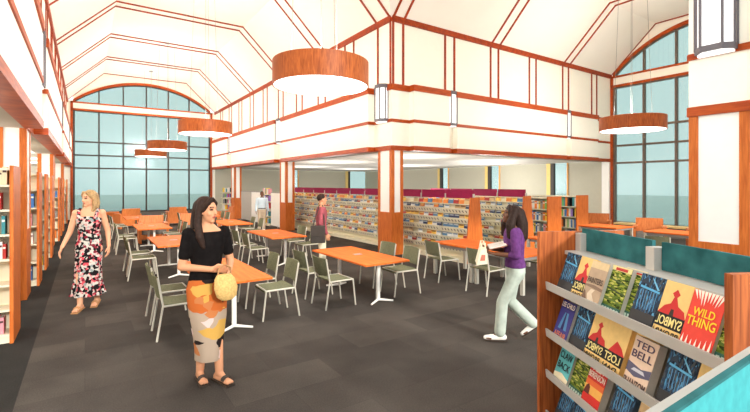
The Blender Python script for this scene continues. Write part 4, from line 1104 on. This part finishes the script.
for sx in (-1, 1):
    p.strand(hm, [(sx * 0.05, -0.02, 0.075), (sx * 0.084, -0.025, -0.02), (sx * 0.098, -0.02, -0.13), (sx * 0.115, 0.02, -0.24), (sx * 0.10, 0.05, -0.33)], [0.04, 0.032, 0.036, 0.036, 0.02])
    p.strand(hm, [(sx * 0.012, 0.05, 0.108), (sx * 0.06, 0.045, 0.066), (sx * 0.082, 0.0, 0.0)], [0.018, 0.02, 0.02])
p.strand(hm, [(0, -0.09, 0.04), (0, -0.108, -0.1), (0.02, -0.1, -0.26), (0.03, -0.09, -0.34)], [0.062, 0.068, 0.06, 0.04])
p.part(hm, 'hair', 'brunette', 0.007)
for s_ in 'RL': p.sandal(s_, 'sole')
Mx = p.root.matrix_basis
# straw handbag, hanging from the joined hands
bx = MB(); c = V(-0.06, 0.28, 0.82) * k
bx.loft([(c.x - 0.02, c.y, c.z - 0.03, 0.05, 0.03), (c.x - 0.02, c.y, c.z, 0.088, 0.05), (c.x - 0.012, c.y, c.z + 0.08, 0.105, 0.055), (c.x, c.y, c.z + 0.16, 0.088, 0.045), (c.x + 0.005, c.y, c.z + 0.20, 0.06, 0.024)], n=28)
hb = tag(empty('handbag', p.root.location, p.root.rotation_euler.z), 'straw coloured rounded handbag held by the person in black top', 'bag')
bx.use('straw'); bx.mats = [MT['straw']]; bx.obj('pouch', hb, smooth=True)
B('leather').tube([(c.x - 0.06, c.y, c.z + 0.185), (c.x - 0.05, c.y + 0.004, c.z + 0.255), (c.x - 0.0, c.y + 0.006, c.z + 0.282), (c.x + 0.05, c.y + 0.004, c.z + 0.255), (c.x + 0.06, c.y, c.z + 0.185)], 0.008, 8).obj('handle', hb, smooth=True)

# 3. in front of the magazine racks with a shoulder bag
p = Person((3.92, 7.72), (0.92, -0.39), 1.60, 'person in a maroon shirt with a dark shoulder bag, browsing the magazine racks', 'skin2', sw=0.19, hip=0.148, waist=0.14, chest=0.168, yaw=math.radians(10), joints={
    'armR': ((0.185, 0, 1.375), (0.225, -0.03, 1.10), (0.20, 0.10, 0.87), (-0.05, 0.25, -0.96), (-0.95, 0, 0), (0, 0.97, 0.2), 0.4),
    'armL': ((-0.185, 0, 1.375), (-0.225, -0.03, 1.10), (-0.20, 0.08, 0.86), (0.05, 0.25, -0.96), (0.95, 0, 0), (0, 0.97, 0.2), 0.4),
    'legR': ((0.09, 0, 0.86), (0.09, 0.02, 0.47), (0.09, -0.02, 0.095), (0.1, 1, -0.05)),
    'legL': ((-0.09, 0, 0.86), (-0.09, 0.04, 0.47), (-0.09, 0.05, 0.095), (-0.1, 1, -0.05))})
p.body(0.008)
t = MB(); p.torso(t, 0.02, 0.86, 1.43)
for s_ in 'RL': p.arm(t, s_, 0.014, 1.9)
p.part(t, 'maroon_shirt', 'maroon')
t = MB(); p.torso(t, 0.012, 0.78, 1.0)
for s_ in 'RL': p.leg(t, s_, 0.012, 1.95, 0.012)
p.part(t, 'trousers', 'cream_cloth')
hm = p.cap(MB(), (0.08, 0.098, 0.088), (0, -0.022, 0.035)); p.part(hm, 'hair', 'brunette', 0.007)
for s_ in 'RL': p.shoe(s_, 'sole', 'sole')
k = p.k
sb = tag(empty('shoulder_bag', p.root.location, p.root.rotation_euler.z), 'dark grey-brown shoulder bag hanging beside the person in the maroon shirt', 'bag')
B('bag_dark').box(0.262 * k, 0.35 * k, -0.24 * k, 0.06 * k, 0.70 * k, 1.06 * k).obj('pouch', sb, bevel=0.02)
B('bag_dark').box(0.352 * k, 0.364 * k, -0.235 * k, 0.055 * k, 0.84 * k, 1.055 * k).obj('flap', sb, bevel=0.004)
B('bag_dark').tube([(0.30 * k, -0.22 * k, 0.95 * k), (0.26 * k, -0.13 * k, 1.25 * k), (0.16 * k, -0.05 * k, 1.475 * k), (0.13 * k, 0.02 * k, 1.47 * k), (0.27 * k, 0.04 * k, 1.2 * k), (0.305 * k, 0.04 * k, 0.95 * k)], 0.012 * k, 8).obj('strap', sb, smooth=True)

# 4. walking with a tote, in front of the study tables
p = Person((4.11, 3.19), (-0.72, 0.69), 1.55, 'person in a purple top and pale jeans walking left with a white tote bag', 'skin3', lean=(0, 0.03), yaw=math.radians(8), pitch=-0.28, joints={
    'armR': ((0.16, 0.03, 1.375), (0.20, 0.05, 1.10), (0.10, 0.27, 1.13), (-0.45, 0.85, 0.1), (0, -0.2, 1), (0.85, 0.4, 0), 0.4),
    'armL': ((-0.16, 0.03, 1.375), (-0.21, 0.02, 1.10), (-0.12, 0.25, 1.10), (0.45, 0.85, 0.1), (0, -0.2, 1), (-0.85, 0.4, 0), 0.4),
    'legR': ((0.085, 0, 0.86), (0.085, 0.06, 0.48), (0.08, -0.24, 0.185), (0, 0.8, -0.6)),
    'legL': ((-0.085, 0, 0.86), (-0.08, 0.17, 0.49), (-0.08, 0.20, 0.095), (0, 1, -0.02))})
p.body(0.0065)
k = p.k
t = MB(); p.torso(t, 0.022, 0.93, 1.43)
for s_ in 'RL': p.arm(t, s_, 0.016, 1.25)
p.part(t, 'purple_top', 'purple')
t = MB(); p.torso(t, 0.012, 0.78, 1.0)
for s_ in 'RL': p.leg(t, s_, 0.006, 1.93, 0.024)
p.part(t, 'jeans', 'jeans')
hm = p.cap(MB(), (0.092, 0.112, 0.104), (0, -0.03, 0.03))
for sx in (-1, 1):
    p.strand(hm, [(sx * 0.05, -0.02, 0.075), (sx * 0.095, 0.0, -0.02), (sx * 0.115, 0.005, -0.13), (sx * 0.13, -0.02, -0.26)], [0.046, 0.05, 0.06, 0.04])
    p.strand(hm, [(sx * 0.012, 0.05, 0.106), (sx * 0.062, 0.045, 0.06), (sx * 0.086, 0.02, -0.03), (sx * 0.09, 0.03, -0.11)], [0.02, 0.024, 0.024, 0.02])
p.strand(hm, [(0, -0.09, 0.04), (0, -0.14, -0.08), (0, -0.18, -0.22), (0, -0.17, -0.36)], [0.08, 0.1, 0.1, 0.06])
p.part(hm, 'hair', 'brunette', 0.008)
for s_ in 'RL': p.shoe(s_, 'sneaker', 'sole')
tb = tag(empty('tote_bag', p.root.location, p.root.rotation_euler.z), 'white cotton tote bag with a reddish print, hanging from the purple top person\'s hands', 'bag')
x0 = -0.02
b_ = B('cream_cloth').prism([(-0.19, 0.36 * k, 0.99 * k), (-0.19, 0.49 * k, 0.97 * k), (-0.17, 0.44 * k, 1.15 * k), (-0.17, 0.37 * k, 1.17 * k)], (0.30, 0, 0))
b_.use(flat((190, 110, 90))).prism([(-0.1905, 0.39 * k, 1.03 * k), (-0.1905, 0.45 * k, 1.025 * k), (-0.1815, 0.43 * k, 1.10 * k), (-0.1815, 0.385 * k, 1.10 * k)], (0.003, 0, 0))
b_.obj('pouch', tb)
for sx in (-0.13, 0.07): B('cream_cloth').tube([(sx, 0.38 * k, 1.16 * k), (sx + 0.01, 0.385 * k, 1.235 * k), (sx + 0.02, 0.42 * k, 1.235 * k), (sx + 0.02, 0.435 * k, 1.15 * k)], 0.008, 6).obj('handle', tb)
fb = tag(empty('book', p.root.location, p.root.rotation_euler.z), 'open brown book resting on the forearms of the person in purple', 'book')
Mt = Matrix.Translation(V(0, 0.225 * k, 1.185 * k)) @ Matrix.Rotation(-0.25, 4, 'X')
B(flat((140, 92, 66))).box(-0.16, 0.16, -0.10, 0.10, 0, 0.008, Mt).obj('cover', fb); B('pages').box(-0.155, -0.004, -0.095, 0.095, 0.008, 0.02, Mt).box(0.004, 0.155, -0.095, 0.095, 0.008, 0.02, Mt).obj('page_block', fb)

# 5. far figure by the second column
p = Person((5.62, 16.05), (-0.30, -0.95), 1.52, 'person in a pale blue shirt and khaki trousers standing far back beside the second column', 'skin3', sw=0.19, hip=0.148, waist=0.138, chest=0.165, yaw=0.1, joints={
    'armR': ((0.185, 0, 1.375), (0.235, -0.02, 1.10), (0.25, 0.06, 0.87), (0, 0.2, -0.98), (-0.95, 0, 0), (0, 0.97, 0.2), 0.4),
    'armL': ((-0.185, 0, 1.375), (-0.235, -0.02, 1.10), (-0.26, 0.05, 0.86), (0, 0.2, -0.98), (0.95, 0, 0), (0, 0.97, 0.2), 0.4),
    'legR': ((0.09, 0, 0.86), (0.10, 0.03, 0.47), (0.11, 0.02, 0.095), (0.2, 1, -0.05)),
    'legL': ((-0.09, 0, 0.86), (-0.08, 0.01, 0.47), (-0.08, -0.06, 0.095), (-0.2, 1, -0.05))})
p.body(0.009)
t = MB(); p.torso(t, 0.02, 0.93, 1.43)
for s_ in 'RL': p.arm(t, s_, 0.014, 1.95)
p.part(t, 'shirt', 'ltblue')
t = MB(); p.torso(t, 0.014, 0.78, 1.0)
for s_ in 'RL': p.leg(t, s_, 0.014, 1.95, 0.014)
p.part(t, 'trousers', 'khaki')
b_ = B('sole').loft([(0, 0, 0.955 * p.k, 0.168 * p.k, 0.128 * p.k), (0, 0, 0.99 * p.k, 0.164 * p.k, 0.124 * p.k)], n=28); b_.obj('belt', p.root)
hm = p.cap(MB(), (0.079, 0.096, 0.084), (0, -0.02, 0.036)); p.part(hm, 'hair', 'hairblack', 0.008)
for s_ in 'RL': p.shoe(s_, 'sneaker', 'sole')

# ------------------------------------------------------------------ light
W = bpy.data.worlds.new('sky'); SC.world = W; W.use_nodes = True
wn = W.node_tree; bg = wn.nodes['Background']
bg.inputs['Color'].default_value = (0.86, 0.93, 0.96, 1); bg.inputs['Strength'].default_value = 1.2
def light(kind, name, loc, energy, color=(1, 0.98, 0.95), **kw):
    l = bpy.data.lights.new(name, kind); l.energy = energy; l.color = color
    for a, v in kw.items(): setattr(l, a, v)
    o = bpy.data.objects.new(name, l); COL.objects.link(o); o.location = loc; return o
s = light('SUN', 'sun', (0, -8, 12), 1.9, (1, 0.95, 0.86), angle=math.radians(6))
s.rotation_euler = Vector((-0.04, 1.0, -0.36)).to_track_quat('-Z', 'Y').to_euler()
for x, y in ((2.8, 5.52), (2.8, 12.6), (2.8, 19.3), (2.8, 24.6), (11.79, 5.5)):
    light('POINT', 'pendant_uplight', (x, y, 3.19 + 0.42), 260, shadow_soft_size=0.3)
    light('POINT', 'pendant_bulb', (x, y, 3.12), 60, shadow_soft_size=0.4)
for x, y in ((8.9, 11), (8.6, 15.5), (9.5, 20.5), (13.2, 11.5), (13.2, 16.5), (13.5, 22.0), (14.9, 13.0)):
    light('POINT', 'stack_fill', (x, y, 1.85), 80, shadow_soft_size=0.6)  # added fill light under the mezzanine, no fitting behind it
for y in (2.0, 5.0, 8.3, 12.3, 15.2, 19.4, 23.0):
    light('POINT', 'stack_fill', (-2.0, y, 2.25), 55, shadow_soft_size=0.4)  # added fill to brighten the left stacks, not a real fixture
SC.view_settings.view_transform = 'Standard'; SC.view_settings.look = 'None'; SC.view_settings.gamma = 1; SC.view_settings.use_curve_mapping = False
SC.view_settings.exposure = 0.85
cy = SC.cycles
cy.use_denoising = True; cy.max_bounces = 12; cy.diffuse_bounces = 8; cy.transparent_max_bounces = 16; cy.sample_clamp_indirect = 6.0

# ------------------------------------------------------------------ camera
cd = bpy.data.cameras.new('camera'); cam = bpy.data.objects.new('camera', cd); COL.objects.link(cam)
cd.sensor_width = 36; cd.lens = 36 * 429 / 750.0; cd.clip_start = 0.05; cd.clip_end = 300
cd.shift_y = -22 / 750.0
cam.location = (0, 0, H0); cam.rotation_euler = (PI / 2, 0, -YAW)
SC.camera = cam
